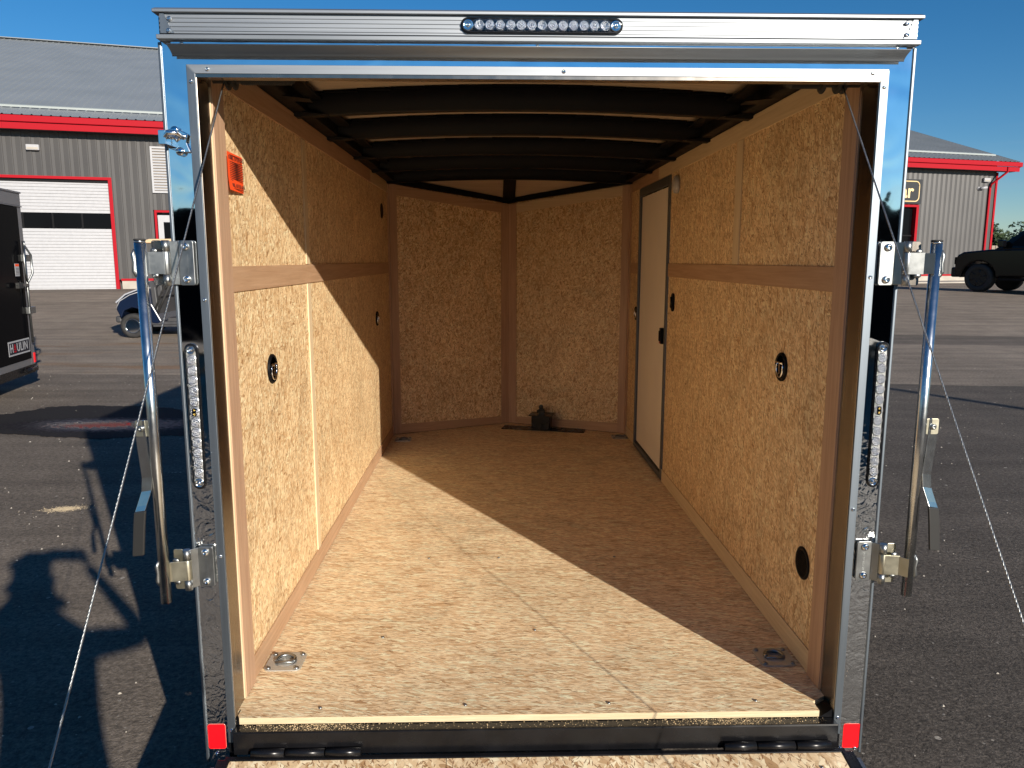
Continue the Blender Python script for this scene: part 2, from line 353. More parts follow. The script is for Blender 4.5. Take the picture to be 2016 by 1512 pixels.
def tag(o, label=None, cat=None, group=None, kind=None):
    if label: o['label'] = label
    if cat: o['category'] = cat
    if group: o['group'] = group
    if kind: o['kind'] = kind
    return o
def empty(name, loc=(0, 0, 0), rz=0.0):
    o = bpy.data.objects.new(name, None); o.empty_display_size = 0.2; C.objects.link(o); o.location = loc; o.rotation_euler = (0, 0, rz); return o
def copy_tree(o, parent=None):
    c = o.copy(); C.objects.link(c)
    if parent: c.parent = parent
    for ch in o.children: copy_tree(ch, c)
    return c
def text(name, body, size, mat, parent, loc, xdir, ydir, depth=0.001, align='LEFT', sx=1.0, bold=0.0, shear=0.0, space=1.0):
    cu = bpy.data.curves.new(name, 'FONT'); cu.body = body; cu.size = size; cu.extrude = depth; cu.align_x = align; cu.align_y = 'CENTER'; cu.offset = bold; cu.shear = shear; cu.space_character = space
    t = bpy.data.objects.new(name, cu); C.objects.link(t); dg = bpy.context.evaluated_depsgraph_get(); dg.update()
    me = bpy.data.meshes.new_from_object(t.evaluated_get(dg)); bpy.data.objects.remove(t); bpy.data.curves.remove(cu)
    x = Vector(xdir).normalized(); y = Vector(ydir).normalized(); z = x.cross(y)
    mm = Matrix((x * sx, y, z)).transposed().to_4x4(); mm.translation = Vector(loc)
    me.transform(mm); me.materials.clear(); me.materials.append(MT[mat])
    o = bpy.data.objects.new(name, me); C.objects.link(o); o.parent = parent; return o
def rrect(cx, cy, w, h, r, n=5):
    pts = []
    for (sx, sy, a0) in ((1, 1, 0), (-1, 1, 90), (-1, -1, 180), (1, -1, 270)):
        for k in range(n + 1):
            a = R(a0 + 90 * k / n); pts.append((cx + sx * (w / 2 - r) + r * math.cos(a), cy + sy * (h / 2 - r) + r * math.sin(a)))
    return pts
def screw(mb, c, axis, r=0.006, mat=0):
    mb.lathe(c, axis, [(r, 0), (r * 0.95, r * 0.3), (r * 0.7, r * 0.62), (r * 0.3, r * 0.75), (r * 0.28, r * 0.5), (0.0001, r * 0.5)], 14, mat)

# ------------------------------------------------------------------ ground
def gz(y):
    if y < 13: return 0.0
    if y > 26.5: return 0.60
    t = (y - 13) / 13.5; return 0.60 * (3 * t * t - 2 * t ** 3)
ys = [-900, -120, -30, -8, 0, 6, 10, 13] + [13 + 13.5 * k / 14 for k in range(1, 15)] + [30, 40, 60, 120, 300, 900, 3000]
xs = [-2500, -300, -60, -20, -8, 0, 8, 20, 60, 300, 2500]
g = MB(); vs = [(x, y, gz(y)) for y in ys for x in xs]; nx = len(xs)
g.add(vs, [(j * nx + i, j * nx + i + 1, (j + 1) * nx + i + 1, (j + 1) * nx + i) for j in range(len(ys) - 1) for i in range(nx - 1)], 0, True)
tag(g.build('ground', 'asphalt', recalc=False), kind='structure')

def puddle():
    b = NB('wet asphalt'); oc = b.obj()
    n = b.n('TexNoise', i={'Scale': 70.0, 'Detail': 4.0, 'Vector': oc}).outputs[0]
    b.set(Base_Color=(0.010, 0.008, 0.008), Roughness=0.42)
    dv = b.n('VectorMath', operation='MULTIPLY', i={0: b.n('VectorMath', operation='SUBTRACT', i={0: oc, 1: (-4.20, 5.95, 0)}).outputs[0], 1: (1.8, 5.5, 0)}).outputs[0]
    ln = b.n('VectorMath', operation='LENGTH', i={0: dv}).outputs['Value']
    ng = b.n('TexNoise', i={'Scale': 22.0, 'Detail': 5.0, 'Vector': oc}).outputs[0]
    wet = b.math('ADD', ln, b.math('MULTIPLY_ADD', ng, 2.4, -1.2))
    b.set(Roughness=b.ramp(b.math('MULTIPLY', wet, 0.3333), [(0.80 / 3, 0.05), (0.92 / 3, 0.34), (1.5 / 3, 0.50), (2.1 / 3, 0.85)]))
    b.b.inputs['Specular IOR Level'].default_value = 0.32
    b.bump(b.math('MULTIPLY', n, b.ramp(wet, [(0.70, 0.0), (0.9, 1.0)])), 0.6, 0.006)
    m = MB(); cx, cy = -4.25, 6.15; pts = []
    rr = random.Random(3)
    ph = [rr.uniform(0, 6.28) for _ in range(8)]
    N = 420
    for k in range(N):
        a = 2 * math.pi * k / N
        q = 1 + 0.05 * math.sin(3 * a + ph[0]) + 0.03 * math.sin(7 * a + ph[1]) + 0.02 * math.sin(17 * a + ph[2]) + 0.012 * math.sin(41 * a + ph[3]) + rr.uniform(-0.022, 0.022)
        u, v = math.cos(a) * 1.42 * q, math.sin(a) * 0.78 * q
        c, s_ = math.cos(R(-17)), math.sin(R(-17)); pts.append((cx + u * c - v * s_, cy + u * s_ + v * c, 0.004))
    m.add([(cx, cy, 0.004)] + pts, [(0, k + 1, (k + 1) % N + 1) for k in range(N)])
    tag(m.build('puddle', b.m), kind='structure')
puddle()

# a spill of sawdust-coloured sand
def grit(name, label, cx, cy, rx, ry, n, mat, smin, smax, seed, rot=0, z=0.0, zf=None):
    m = MB(); rr = random.Random(seed)
    for _ in range(n):
        a = rr.uniform(0, 6.283); q = abs(rr.gauss(0, 0.45)); u, v = math.cos(a) * q * rx, math.sin(a) * q * ry
        c, s_ = math.cos(rot), math.sin(rot); x, y = cx + u * c - v * s_, cy + u * s_ + v * c
        r = rr.uniform(smin, smax); zz = z if zf is None else zf(y)
        t = rr.uniform(0, 6.28)
        vs = [(x + r * math.cos(t + k * 1.571) * rr.uniform(0.6, 1.2), y + r * math.sin(t + k * 1.571) * rr.uniform(0.6, 1.2), zz) for k in range(4)] + [(x, y, zz + r * rr.uniform(0.4, 0.9))]
        m.add(vs, [(0, 1, 4), (1, 2, 4), (2, 3, 4), (3, 0, 4)])
    o = m.build(name, mat); tag(o, label, 'grit', kind='stuff'); return o
MT['sand'] = plain('pale sand', (0.36, 0.29, 0.19), 0.9, var=0.2, scale=60)
MT['stone'] = plain('pale stone', (0.42, 0.38, 0.32), 0.8, var=0.25, scale=8)
grit('sand_patch', 'small crescent of pale sand spilt on the dark asphalt', -3.08, 3.19, 0.17, 0.07, 1500, 'sand', 0.002, 0.006, 11, R(12))
m = MB(); rr = random.Random(5)
for _ in range(1500):
    side = rr.random()
    if side < 0.5: x, y = rr.uniform(-7, -1.0), rr.uniform(0.5, 10)
    else: x, y = rr.uniform(1.0, 8), rr.uniform(0.3, 12)
    r = rr.choice([0.003, 0.004, 0.005, 0.007]) * rr.uniform(0.7, 1.3); t = rr.uniform(0, 6.28)
    vs = [(x + r * math.cos(t + k * 1.2566) * rr.uniform(0.7, 1.3), y + r * math.sin(t + k * 1.2566) * rr.uniform(0.7, 1.3), 0) for k in range(5)] + [(x, y, r * rr.uniform(0.7, 1.1))]
    m.add(vs, [(k, (k + 1) % 5, 5) for k in range(5)])
tag(m.build('loose_gravel', 'stone'), 'scattered pale chips of gravel lying loose on the asphalt', 'gravel', kind='stuff')

# ------------------------------------------------------------------ the open cargo trailer
T = tag(empty('cargo_trailer', (0, 0, 0)), 'open silver framed cargo trailer with strand board walls, seen from its lowered rear ramp', 'cargo trailer')
FZ, CZ = 0.432, 2.25            # floor and ceiling-rail heights
# floor
m = MB()
m.prism([(-0.836, 0.0, FZ - 0.019), (0.806, 0.0, FZ - 0.019), (0.806, 0.045, FZ - 0.019), (0.853, 0.075, FZ - 0.019), (0.853, 1.1185, FZ - 0.019), (-0.853, 1.1185, FZ - 0.019), (-0.853, 0.03, FZ - 0.019)], (0, 0, 0.019))
m.prism([(-0.853, 1.1205, FZ - 0.019), (0.853, 1.1205, FZ - 0.019), (0.853, 3.55, FZ - 0.019), (0, 3.955, FZ - 0.019), (-0.853, 3.55, FZ - 0.019)], (0, 0, 0.019))
fl = m.build('floor', ['osb_floor', 'edge'], T)
for p in fl.data.polygons:
    if abs(p.normal.y) > 0.9: p.material_index = 1
m = MB()
for x, y in ((-0.62, 0.045), (-0.205, 0.05), (0.21, 0.05), (0.64, 0.052), (-0.50, 0.46), (0.02, 0.50), (0.4, 1.16), (-0.4, 1.16), (-0.1, 1.16)):
    screw(m, (x, y, FZ), (0, 0, 1), 0.0055)
m.each('floor_screw', 'zinc', T)
# side walls : outer skin + strand board panels
for sg, nm in ((-1, 'L'), (1, 'R')):
    m = MB(); m.box(sg * 0.897, sg * 0.930, 0.004, 3.62, 0.33, 2.28); m.build('side_skin', 'blackp', T)
    if sg < 0:
        spans = [(0.105, 1.095, FZ + 0.001, 2.24), (1.097, 3.55, FZ + 0.001, 2.24)]
    else:
        spans = [(0.105, 1.13, FZ + 0.001, 2.24), (1.132, 2.30, FZ + 0.001, 2.24), (3.19, 3.55, FZ + 0.001, 2.24), (2.30, 3.19, 2.165, 2.24)]
    for (a, b, c, d) in spans:
        m = MB(); m.box(sg * 0.856, sg * 0.866, a, b, c, d); m.build('wall_panel', 'osb_wall', T)
    # battens, 5 mm proud of the panels
    X0, X1 = sg * 0.8505, sg * 0.8555
    if sg < 0:
        BT = [('ply', 0.19, 2.75, 2.16, 2.232), ('pine', 2.752, 3.50, 2.16, 2.232), ('ply', 0.192, 3.50, 1.61, 1.682), ('ply', 0.165, 3.50, FZ + 0.002, 0.506)]
        VT = [(1.075, 1.128, 1.684, 2.158), (1.075, 1.128, 0.508, 1.608)]
    else:
        BT = [('pine', 0.19, 2.62, 2.166, 2.232), ('ply', 2.622, 3.50, 2.166, 2.232), ('ply', 0.192, 2.30, 1.61, 1.682), ('ply', 3.20, 3.50, 1.61, 1.682), ('pine', 0.165, 2.30, FZ + 0.002, 0.506), ('pine', 3.20, 3.50, FZ + 0.002, 0.506)]
        VT = [(1.075, 1.15, 1.684, 2.164)]
    for mt, a, b, c, d in BT:
        m = MB(); m.box(X0, X1, a, b, c, d); m.build('batten', mt, T, 0.0008)
    for a, b, c, d in VT:
        m = MB(); m.box(X0, X1, a, b, c, d); m.build('batten', 'pineV', T, 0.0008)
    m = MB(); m.box(sg * 0.846, sg * 0.8555, 0.103, 0.1885, FZ + 0.002, 2.235); m.build('corner_post', ['plyV', 'pineV'], T, 0.0008)
    m = MB(); m.box(sg * 0.8445, sg * 0.8555, 3.502, 3.545, FZ + 0.002, 2.235); m.build('corner_post', 'plyV', T, 0.0008)
    # pale raw edge where the jamb meets the ply
    m = MB(); m.box(sg * 0.8492, sg * 0.853, 0.0985, 0.1027, FZ + 0.002, 2.14); m.build('batten', 'plyV' if sg > 0 else 'pineV', T)
    # jamb : satin metal channel
    m = MB()
    m.box(sg * 0.8445, sg * 0.857, -0.003, 0.018, 0.372, 2.148); m.box(sg * 0.851, sg * 0.857, 0.018, 0.0945, 0.40, 2.148)
    m.build('door_jamb', 'jamb', T, 0.0015)
# V nose
for sg in (-1, 1):
    a = Vector((sg * 0.853, 3.55, 0)); b = Vector((0, 3.96, 0)); d = (b - a).normalized(); n = Vector((d.y, -d.x, 0)) * sg
    if n.y > 0: n = -n
    L = (b - a).length
    def nb(name, s0, s1, z00, z01, z10, z11, o0, o1, mat):
        m = MB(); P = [a + d * s0, a + d * s1]
        v = [P[0] + n * o0 + Vector((0, 0, z00)), P[1] + n * o0 + Vector((0, 0, z01)), P[1] + n * o0 + Vector((0, 0, z11)), P[0] + n * o0 + Vector((0, 0, z10))]
        m.prism(v, n * (o1 - o0)); return m.build(name, mat, T)
    nb('nose_panel', 0, L, FZ + 0.002, FZ + 0.002, 2.235, 2.12, -0.012, 0, 'osb_nose')
    nb('batten', 0.05, L - 0.065, FZ + 0.003, FZ + 0.003, 0.506, 0.488, 0.0008, 0.006, 'ply')
    nb('batten', 0.05, L - 0.065, 2.150, 2.052, 2.222, 2.118, 0.0008, 0.006, 'ply' if sg < 0 else 'pine')
    nb('corner_post', 0.002, 0.058, FZ + 0.003, FZ + 0.003, 2.236, 2.228, 0.0008, 0.009, 'plyV')
    nb('nose_post', L - 0.066, L - 0.003, FZ + 0.003, FZ + 0.003, 2.124, 2.115, 0.0008, 0.009, 'plyV')
    nb('nose_rail', 0.0, L - 0.002, 2.228, 2.122, 2.275, 2.155, 0.001, 0.032, 'blackm'); nb('nose_rail', -0.03, L - 0.002, 2.236, 2.13, 2.30, 2.165, -0.014, -0.001, 'blackm')
    nb('nose_skin', -0.06, L + 0.06, 0.33, 0.33, 2.28, 2.17, -0.045, -0.015, 'blackp')
# ceiling, arched, and black roof bows
def arch(x, c, e): return c - (c - e) * (x / 0.86) ** 2
m = MB(); N = 14; P0 = []
xsn = [-0.86 + 1.72 * k / N for k in range(N + 1)]
for x in xsn: P0.append((x, 0.22, arch(x, 2.335, 2.300)))
m.add(P0 + [(x, 3.54, z) for (x, _, z) in P0] + [(x, 0.22, z + 0.008) for (x, _, z) in P0] + [(x, 3.54, z + 0.008) for (x, _, z) in P0],
      [(k, k + 1, N + 2 + k, N + 1 + k) for k in range(N)] + [(2 * N + 2 + k, 2 * N + 3 + k, 3 * N + 4 + k, 3 * N + 3 + k) for k in range(N)], 0, True)
m.build('ceiling', 'ceil', T)
m = MB(); m.add([(-0.92, 3.50, 2.290), (0.92, 3.50, 2.290), (0, 3.985, 2.140), (-0.92, 3.50, 2.300), (0.92, 3.50, 2.300), (0, 3.985, 2.150)], [(0, 1, 2), (3, 4, 5), (0, 1, 4, 3), (1, 2, 5, 4), (2, 0, 3, 5)])
m.build('nose_ceiling', 'ceil', T)
for yb in (1.00, 1.57, 2.22, 2.83, 3.50):
    m = MB(); w2 = 0.032
    for k in range(N):
        x0, x1 = xsn[k], xsn[k + 1]; z0, z1 = arch(x0, 2.252, 2.222), arch(x1, 2.252, 2.222)
        t0, t1 = arch(x0, 2.3345, 2.2995), arch(x1, 2.3345, 2.2995)
        vs = [(x0, yb - w2, z0), (x0, yb + w2, z0), (x1, yb + w2, z1), (x1, yb - w2, z1), (x0, yb - w2, t0), (x0, yb + w2, t0), (x1, yb + w2, t1), (x1, yb - w2, t1)]
        m.add(vs, [(0, 1, 2, 3), (0, 3, 7, 4), (1, 5, 6, 2)], 0, True)
        # turned flange of the hat section
        m.box(x0, x1, yb - w2 - 0.022, yb - w2, min(t0, t1) - 0.004, min(t0, t1) - 0.001)
    m.build('roof_bow', 'blackm', T)
m = MB(); m.prism([(-0.045, 3.53, 2.262), (0.045, 3.53, 2.262), (0.045, 3.94, 2.134), (-0.045, 3.94, 2.134)], (0, 0, 0.018)); m.build('nose_beam', 'blackm', T)
for sg in (-1, 1):
    m = MB(); m.box(sg * 0.80, sg * 0.896, 0.03, 3.53, 2.236, 2.290); m.box(sg * 0.745, sg * 0.80, 0.22, 3.53, 2.278, 2.290); m.build('roof_rail_and_shade', 'blackm', T, 0.004)  # thin inner strip is dark fill for the soft shadow in the ceiling corners
    m = MB()
    for yb in (0.72, 1.00, 1.57, 2.22, 2.83): m.prism([(sg * 0.814, yb - 0.05, 2.238), (sg * 0.814, yb + 0.05, 2.238), (sg * 0.73, yb + 0.03, 2.232), (sg * 0.73, yb - 0.03, 2.232)], (0, 0, -0.004))
    m.each('gusset', 'blackm', T)
m = MB(); m.add([(-0.93, 0.035, 2.296), (0, 0.035, 2.296), (0.93, 0.035, 2.296), (-0.93, 3.6, 2.31), (0, 3.6, 2.35), (0.93, 3.6, 2.31), (-0.93, 0.24, 2.312), (0, 0.24, 2.349), (0.93, 0.24, 2.312), (0, 4.02, 2.17)],
    [(0, 1, 7, 6), (1, 2, 8, 7), (6, 7, 4, 3), (7, 8, 5, 4), (3, 4, 9), (4, 5, 9)]); m.build('roof_skin', 'alu', T)
# under-floor chassis, wheels, fenders
m = MB()
for x in (-0.80, 0.75): m.box(x, x + 0.05, 0.03, 3.5, 0.30, 0.41)
for y in (0.4, 1.2, 2.0, 2.8): m.box(-0.80, 0.80, y, y + 0.04, 0.345, 0.411)
m.tube([(-0.95, 2.0, 0.31), (0.95, 2.0, 0.31)], 0.03); m.box(-0.04, 0.04, 3.3, 4.9, 0.32, 0.40)
m.build('chassis', 'blackp', T)
for sg in (-1, 1):
    m = MB(); m.lathe((sg * 0.98, 2.0, 0.33), (sg, 0, 0), [(0.20, 0), (0.32, 0.01), (0.33, 0.04), (0.33, 0.15), (0.32, 0.18), (0.2, 0.19)], 32); w_ = m.build('wheel', 'rubber', T)
    m = MB(); m.lathe((sg * 1.10, 2.0, 0.33), (sg, 0, 0), [(0.05, 0.06), (0.12, 0.04), (0.19, 0.072), (0.195, 0.075)], 24); m.build('rim', 'zinc', w_)
    m = MB(); pts = [(sg * 0.932, 2.0 + 0.40 * math.cos(R(a)), 0.36 + 0.36 * math.sin(R(a))) for a in range(0, 181, 15)]
    for k in range(len(pts) - 1): m.prism([pts[k], pts[k + 1], (pts[k + 1][0], pts[k + 1][1], pts[k + 1][2] + 0.006), (pts[k][0], pts[k][1], pts[k][2] + 0.006)], (sg * 0.26, 0, 0))
    m.build('fender', 'blackp', T)
# floor tie-down rings
def floor_ring(x, y):
    m = MB(); pts = rrect(x, y, 0.114, 0.112, 0.018)
    rim = rrect(x, y, 0.068, 0.070, 0.034)
    n_ = len(pts); z = FZ + 0.004
    m.add([(p[0], p[1], FZ + 0.0005) for p in pts] + [(p[0], p[1], z) for p in pts] + [(p[0], p[1], z) for p in rim] + [(x + (p[0] - x) * 0.82, y + (p[1] - y) * 0.82, z - 0.0025) for p in rim],
          [(k, (k + 1) % n_, n_ + (k + 1) % n_, n_ + k) for k in range(n_)] + [(n_ + k, n_ + (k + 1) % n_, 2 * n_ + (k + 1) % n_, 2 * n_ + k) for k in range(n_)] + [(2 * n_ + k, 2 * n_ + (k + 1) % n_, 3 * n_ + (k + 1) % n_, 3 * n_ + k) for k in range(n_)])
    m.lathe((x, y, z - 0.0028), (0, 0, 1), [(0.030, 0.0), (0.024, 0.0006), (0.014, 0.001), (0.0001, 0.0035)], 20)
    o = m.build('tie_down', 'zincp', T)
    m = MB()
    m.tube([(x + 0.029 * math.cos(R(a)), y + 0.001 + 0.030 * math.sin(R(a)), z + 0.005) for a in range(-25, 206, 14)], 0.0055, 8)
    m.tube([(x - 0.030, y - 0.012, z + 0.003), (x + 0.030, y - 0.012, z + 0.003)], 0.0036, 8)
    m.build('ring', 'zinc', o)
    m = MB()
    for a in (-1, 1):
        for b in (-1, 1): screw(m, (x + a * 0.044, y + b * 0.043, z), (0, 0, 1), 0.008)
    m.each('bolt', 'zinc', o)
for x, y in ((-0.786, 0.303), (0.783, 0.296), (-0.765, 3.385), (0.792, 3.43)): floor_ring(x, y)
# round wall recessed rings
def wall_ring(sg, y, z, r=0.049):
    m = MB(); ax = (-sg, 0, 0)
    m.lathe((sg * 0.8558, y, z), ax, [(r, 0), (r, 0.005), (r * 0.93, 0.0085), (r * 0.84, 0.0085), (r * 0.80, 0.006)], 32, 0)
    m.lathe((sg * 0.8558, y, z), ax, [(r * 0.80, 0.006), (r * 0.7, 0.0012), (r * 0.3, 0.0008), (0.0001, 0.0008)], 32, 1)
    o = m.build('wall_tie_down', ['blackm', 'zincp'], T)
    m = MB(); xx = sg * 0.8475
    m.tube([(xx, y + r * 0.58 * math.cos(R(a)), z - 0.004 + r * 0.62 * math.sin(R(a))) for a in range(-210, 31, 15)], 0.0038, 8)
    m.tube([(xx, y - r * 0.62, z + r * 0.28), (xx, y + r * 0.62, z + r * 0.28)], 0.0042, 8)
    m.box(xx - 0.002, xx + 0.002, y - r * 0.12, y + r * 0.12, z - r * 0.5, z + r * 0.3)
    m.build('ring', 'chrome', o)
wall_ring(-1, 0.547, 1.344); wall_ring(1, 0.559, 1.344); wall_ring(-1, 2.89, 1.335, 0.046); wall_ring(1, 3.235, 1.343, 0.046)
# round flow vents and oval latch pocket
def vent(sg, y, z, r):
    m = MB(); ax = (-sg, 0, 0)
    m.lathe((sg * 0.8558, y, z), ax, [(r, 0), (r, 0.003), (r * 0.9, 0.006), (r * 0.80, 0.005), (r * 0.78, 0.002), (0.0001, 0.002)], 32)
    for k in range(-5, 6):
        h = r * 0.76 * math.sqrt(max(0.0, 1 - (k / 5.6) ** 2)); zz = z + k * r * 0.135
        m.box(sg * 0.8505, sg * 0.8525, y - h, y + h, zz - r * 0.022, zz + r * 0.022)
    m.build('flow_vent', 'blackm', T)
vent(1, 0.292, 0.755, 0.052); vent(-1, 3.22, 2.02, 0.05)
m = MB(); m.prism([(0.8556, y, z) for y, z in rrect(2.16, 1.475, 0.05, 0.098, 0.022)], (-0.010, 0, 0)); o = m.build('oval_grip', 'blackm', T, 0.003)
m = MB(); m.tube([(0.844, 2.16, 1.445), (0.842, 2.16, 1.505)], 0.007); m.build('grip_slot', 'blackp', o)
# dome lamp
m = MB(); m.lathe((0.8558, 2.15, 2.095), (-1, 0, 0), [(0.047, 0), (0.047, 0.012), (0.043, 0.020), (0.036, 0.022)], 28); o = m.build('dome_lamp', 'white', T)
m = MB(); m.lathe((0.8558, 2.15, 2.095), (-1, 0, 0), [(0.036, 0.0205), (0.030, 0.026), (0.015, 0.029), (0.0001, 0.030)], 28); m.build('lamp_lens', plain('frosted lens', (0.42, 0.40, 0.37), 0.3), o)
# side door
sd_ = MB(); sd_.box(0.861, 0.868, 2.345, 3.155, 0.475, 2.105); door = sd_.build('side_door', 'cream', T)
m = MB()
for a, b, c, d in ((2.302, 2.342, 0.438, 2.160), (3.158, 3.188, 0.438, 2.160), (2.342, 3.158, 2.112, 2.160), (2.342, 3.158, 0.438, 0.468)): m.box(0.8475, 0.866, a, b, c, d)
m.build('door_frame', 'aluV', door, 0.001)
m = MB()
for a, b, c, d in ((2.3425, 2.352, 0.468, 2.112), (3.148, 3.1575, 0.468, 2.112), (2.352, 3.148, 0.4685, 0.478)): m.box(0.8585, 0.8605, a, b, c, d)
m.each('door_seal_and_gap', 'rubber', door)
m = MB(); m.box(0.838, 0.861, 2.372, 2.418, 1.225, 1.315); m.box(0.832, 0.838, 2.380, 2.410, 1.240, 1.300); h_ = m.build('door_handle', 'blackm', door, 0.003)
m = MB(); m.box(0.8365, 0.8378, 2.384, 2.404, 1.227, 1.2385); m.build('red_tab', 'red', h_)
# orange label on the left wall
m = MB()
NN = 8; vv = []
for j in range(NN + 1):
    for i in range(NN + 1):
        u, v = i / NN, j / NN; cur = 0.004 * (1 - u) ** 2 * max(0, (0.35 - v) / 0.35) ** 1.2 + 0.0015
        vv.append((-0.8405 + cur - 0.007 * u, 0.180 + 0.150 * u, 1.890 + 0.102 * v + 0.0))
m.add(vv, [(j * (NN + 1) + i, j * (NN + 1) + i + 1, (j + 1) * (NN + 1) + i + 1, (j + 1) * (NN + 1) + i) for j in range(NN) for i in range(NN)], 0, True)
m2 = MB(); m2.add([(p[0] - 0.003, p[1], p[2]) for p in m.v], m.f, 0, True)
lab = m2.build('warning_label', 'orange', T); tag(lab, 'bright orange printed paper label with one curled corner')
text('label_heading', 'BUREL. OTTER BASE', 0.0145, 'ink', lab, (-0.8425, 0.192, 1.978), (0, 1, 0), (0, 0, 1), 0.0002, sx=1.02)
text('label_heading', 'BUREL. OTTER BASE', 0.0140, 'ink', lab, (-0.8425, 0.200, 1.905), (0, 1, 0), (0, 0, 1), 0.0002, sx=1.0)
m = MB(); rr = random.Random(2)
m.box(-0.8450, -0.8425, 0.20, 0.325, 1.9850, 1.9858); m.box(-0.8450, -0.8425, 0.21, 0.33, 1.8965, 1.8973)
for k in range(11):
    y = 0.200; z = 1.967 - k * 0.0049; end = 0.318 if k < 10 else 0.225
    while y < end:
        l = rr.uniform(0.004, 0.016); m.box(-0.8450, -0.8425, y, min(y + l, end), z, z + 0.0013); y += l + 0.0018
m.build('small_print', 'ink', lab)

# ---- rear frame
def prof_x(name, x0, x1, pts, mat, parent=T, bev=0.0, sm=False):
    m = MB(); m.prism([(x0, y, z) for y, z in pts], (x1 - x0, 0, 0), 0, sm); return m.build(name, mat, parent, bev)
rib = [(-0.004, 2.232)]
zz = 2.2375
for k in range(9):
    rib += [(-0.020 - (0.0022 if k % 2 else 0.0), zz), (-0.020 - (0.0022 if k % 2 else 0.0), zz + 0.0044)]; zz += 0.0049
rib += [(-0.020, zz + 0.0005), (0.02, zz + 0.0005), (0.02, 2.232)]
hd = prof_x('header_cap', -0.918, 0.922, rib, 'alu')
prof_x('cap_lip', -0.932, 0.934, [(-0.030, 2.2825), (-0.030, 2.2900), (-0.012, 2.2975), (0.03, 2.2985), (0.03, 2.2825)], 'alu', hd, 0.0015)
prof_x('cap_lip', -0.926, 0.930, [(-0.028, 2.2225), (-0.029, 2.2325), (-0.018, 2.2355), (0.0, 2.2355), (0.0, 2.2225)], 'alu', hd, 0.0015)
m = MB()
for sx in (-1, 1):
    m.prism([(sx * 0.9185 + 0.002, -0.0235, 2.2365), (sx * 0.885 + 0.002, -0.0235, 2.2365), (sx * 0.898 + 0.002, -0.0235, 2.255), (sx * 0.908 + 0.002, -0.0235, 2.2815), (sx * 0.9185 + 0.002, -0.0235, 2.2815)], (0, 0.003, 0))
m.each('end_cap', 'aluV', hd)
prof_x('header_rail', -0.898, 0.902, [(-0.013, 2.2075), (-0.013, 2.2220), (0.0, 2.2222), (0.0, 2.2075)], 'mirror')
# drip gutter: concave cove opening downwards
cove = [(-0.046, 2.2055), (-0.0455, 2.2075), (-0.0128, 2.2073)] + [(-0.0128, 2.186)] + [(-0.0128 - 0.030 * (k / 6) ** 1.7, 2.186 + 0.0185 * (k / 6) ** 0.9) for k in range(1, 7)]
prof_x('drip_rail', -0.896, 0.898, cove, 'alu', T, 0, True)
m = MB()
m.box(-0.866, 0.866, 0.000, 0.004, 2.165, 2.222)
m.box(-0.8705, -0.866, 0.0005, 0.004, 2.165, 2.222); m.build('header_skin', 'mirror', T)
# side posts of polished metal with a folded outer edge
for sg in (-1, 1):
    cx = 0.002 if sg > 0 else 0.0
    N1, N2 = 3, 60
    m = MB(); m.box(sg * 0.866 if sg > 0 else -0.9255, sg * 0.9255 if sg > 0 else -0.866, 0.0, 0.004, 0.302, 2.2218)
    m.build('rear_post', 'mirror', T)
    m = MB()
    a0, a1 = (0.9255, 0.9335) if sg > 0 else (-0.9335, -0.9255)
    m.box(a0, a1, -0.004, 0.03, 0.300, 2.2215); m.build('post_edge', 'aluV', T, 0.002)
    # trim angle round the opening, mitred at the top
    b0, b1 = sg * 0.8465, sg * 0.8675
    m = MB(); m.prism([(b0, -0.0065, 0.362), (b1, -0.0065, 0.362), (b1, -0.0065, 2.1695), (b0, -0.0065, 2.1485)], (0, 0.0065, 0))
    m.build('opening_trim', 'aluV', T, 0.0008)
    # dark lower splice plate
    m = MB(); m.box(min(sg * 0.848, sg * 0.8665), max(sg * 0.848, sg * 0.8665), -0.0055, 0.0, 0.302, 0.3605); m.build('splice_plate', 'blackp', T)
m = MB(); m.prism([(-0.8465, -0.0065, 2.1487), (0.8465, -0.0065, 2.1487), (0.8675, -0.0065, 2.1697), (-0.8675, -0.0065, 2.1697)], (0, 0.0065, 0))
m.build('opening_trim', 'alu', T, 0.0008)
m = MB(); m.box(-0.8463, 0.8463, -0.0045, 0.030, 2.1405, 2.1483); m.build('header_return', 'jamb', T)
m = MB(); m.box(-0.8463, 0.8463, 0.031, 0.036, 2.142, 2.296); m.build('header_back', 'blackm', T)
m = MB()
for x, z in ((-0.816, 2.159), (0.055, 2.159), (0.826, 2.160)): screw(m, (x, -0.0065, z), (0, -1, 0), 0.0052)
for x, z in ((-0.857, 2.130), (-0.857, 1.599), (-0.8575, 0.911), (-0.857, 0.40), (0.857, 2.127), (0.857, 1.657), (0.857, 1.03), (0.857, 0.413)): screw(m, (x, -0.0065, z), (0, -1, 0), 0.0052)
for x, z in ((-0.893, 2.269), (-0.896, 2.242), (0.893, 2.272), (0.895, 2.246)): screw(m, (x, -0.024, z), (0, -1, 0), 0.0058)
for x, z in ((-0.872, 2.2145), (-0.011, 2.2145), (0.880, 2.217)): screw(m, (x, -0.013, z), (0, -1, 0), 0.0052)
for x, z in ((-0.903, 0.325), (0.873, 0.314), (0.915, 0.313)): screw(m, (x, -0.001, z), (0, -1, 0), 0.006)
m.each('frame_screw', 'chrome', T)
# red reflective squares
for cx, z0 in ((-0.9005, 0.378), (0.903, 0.352)):
    m = MB(); m.prism([(x, -0.0006, z) for x, z in rrect(cx, z0, 0.048, 0.074, 0.006)], (0, -0.0012, 0)); r_ = m.build('reflector', 'red_ref', T)
    m = MB(); m.prism([(x, -0.0004, z) for x, z in rrect(cx, z0, 0.0495, 0.0755, 0.007)], (0, -0.0006, 0)); m.build('reflector_edge', plain('reflector edge', (0.75, 0.18, 0.14), 0.4), r_)
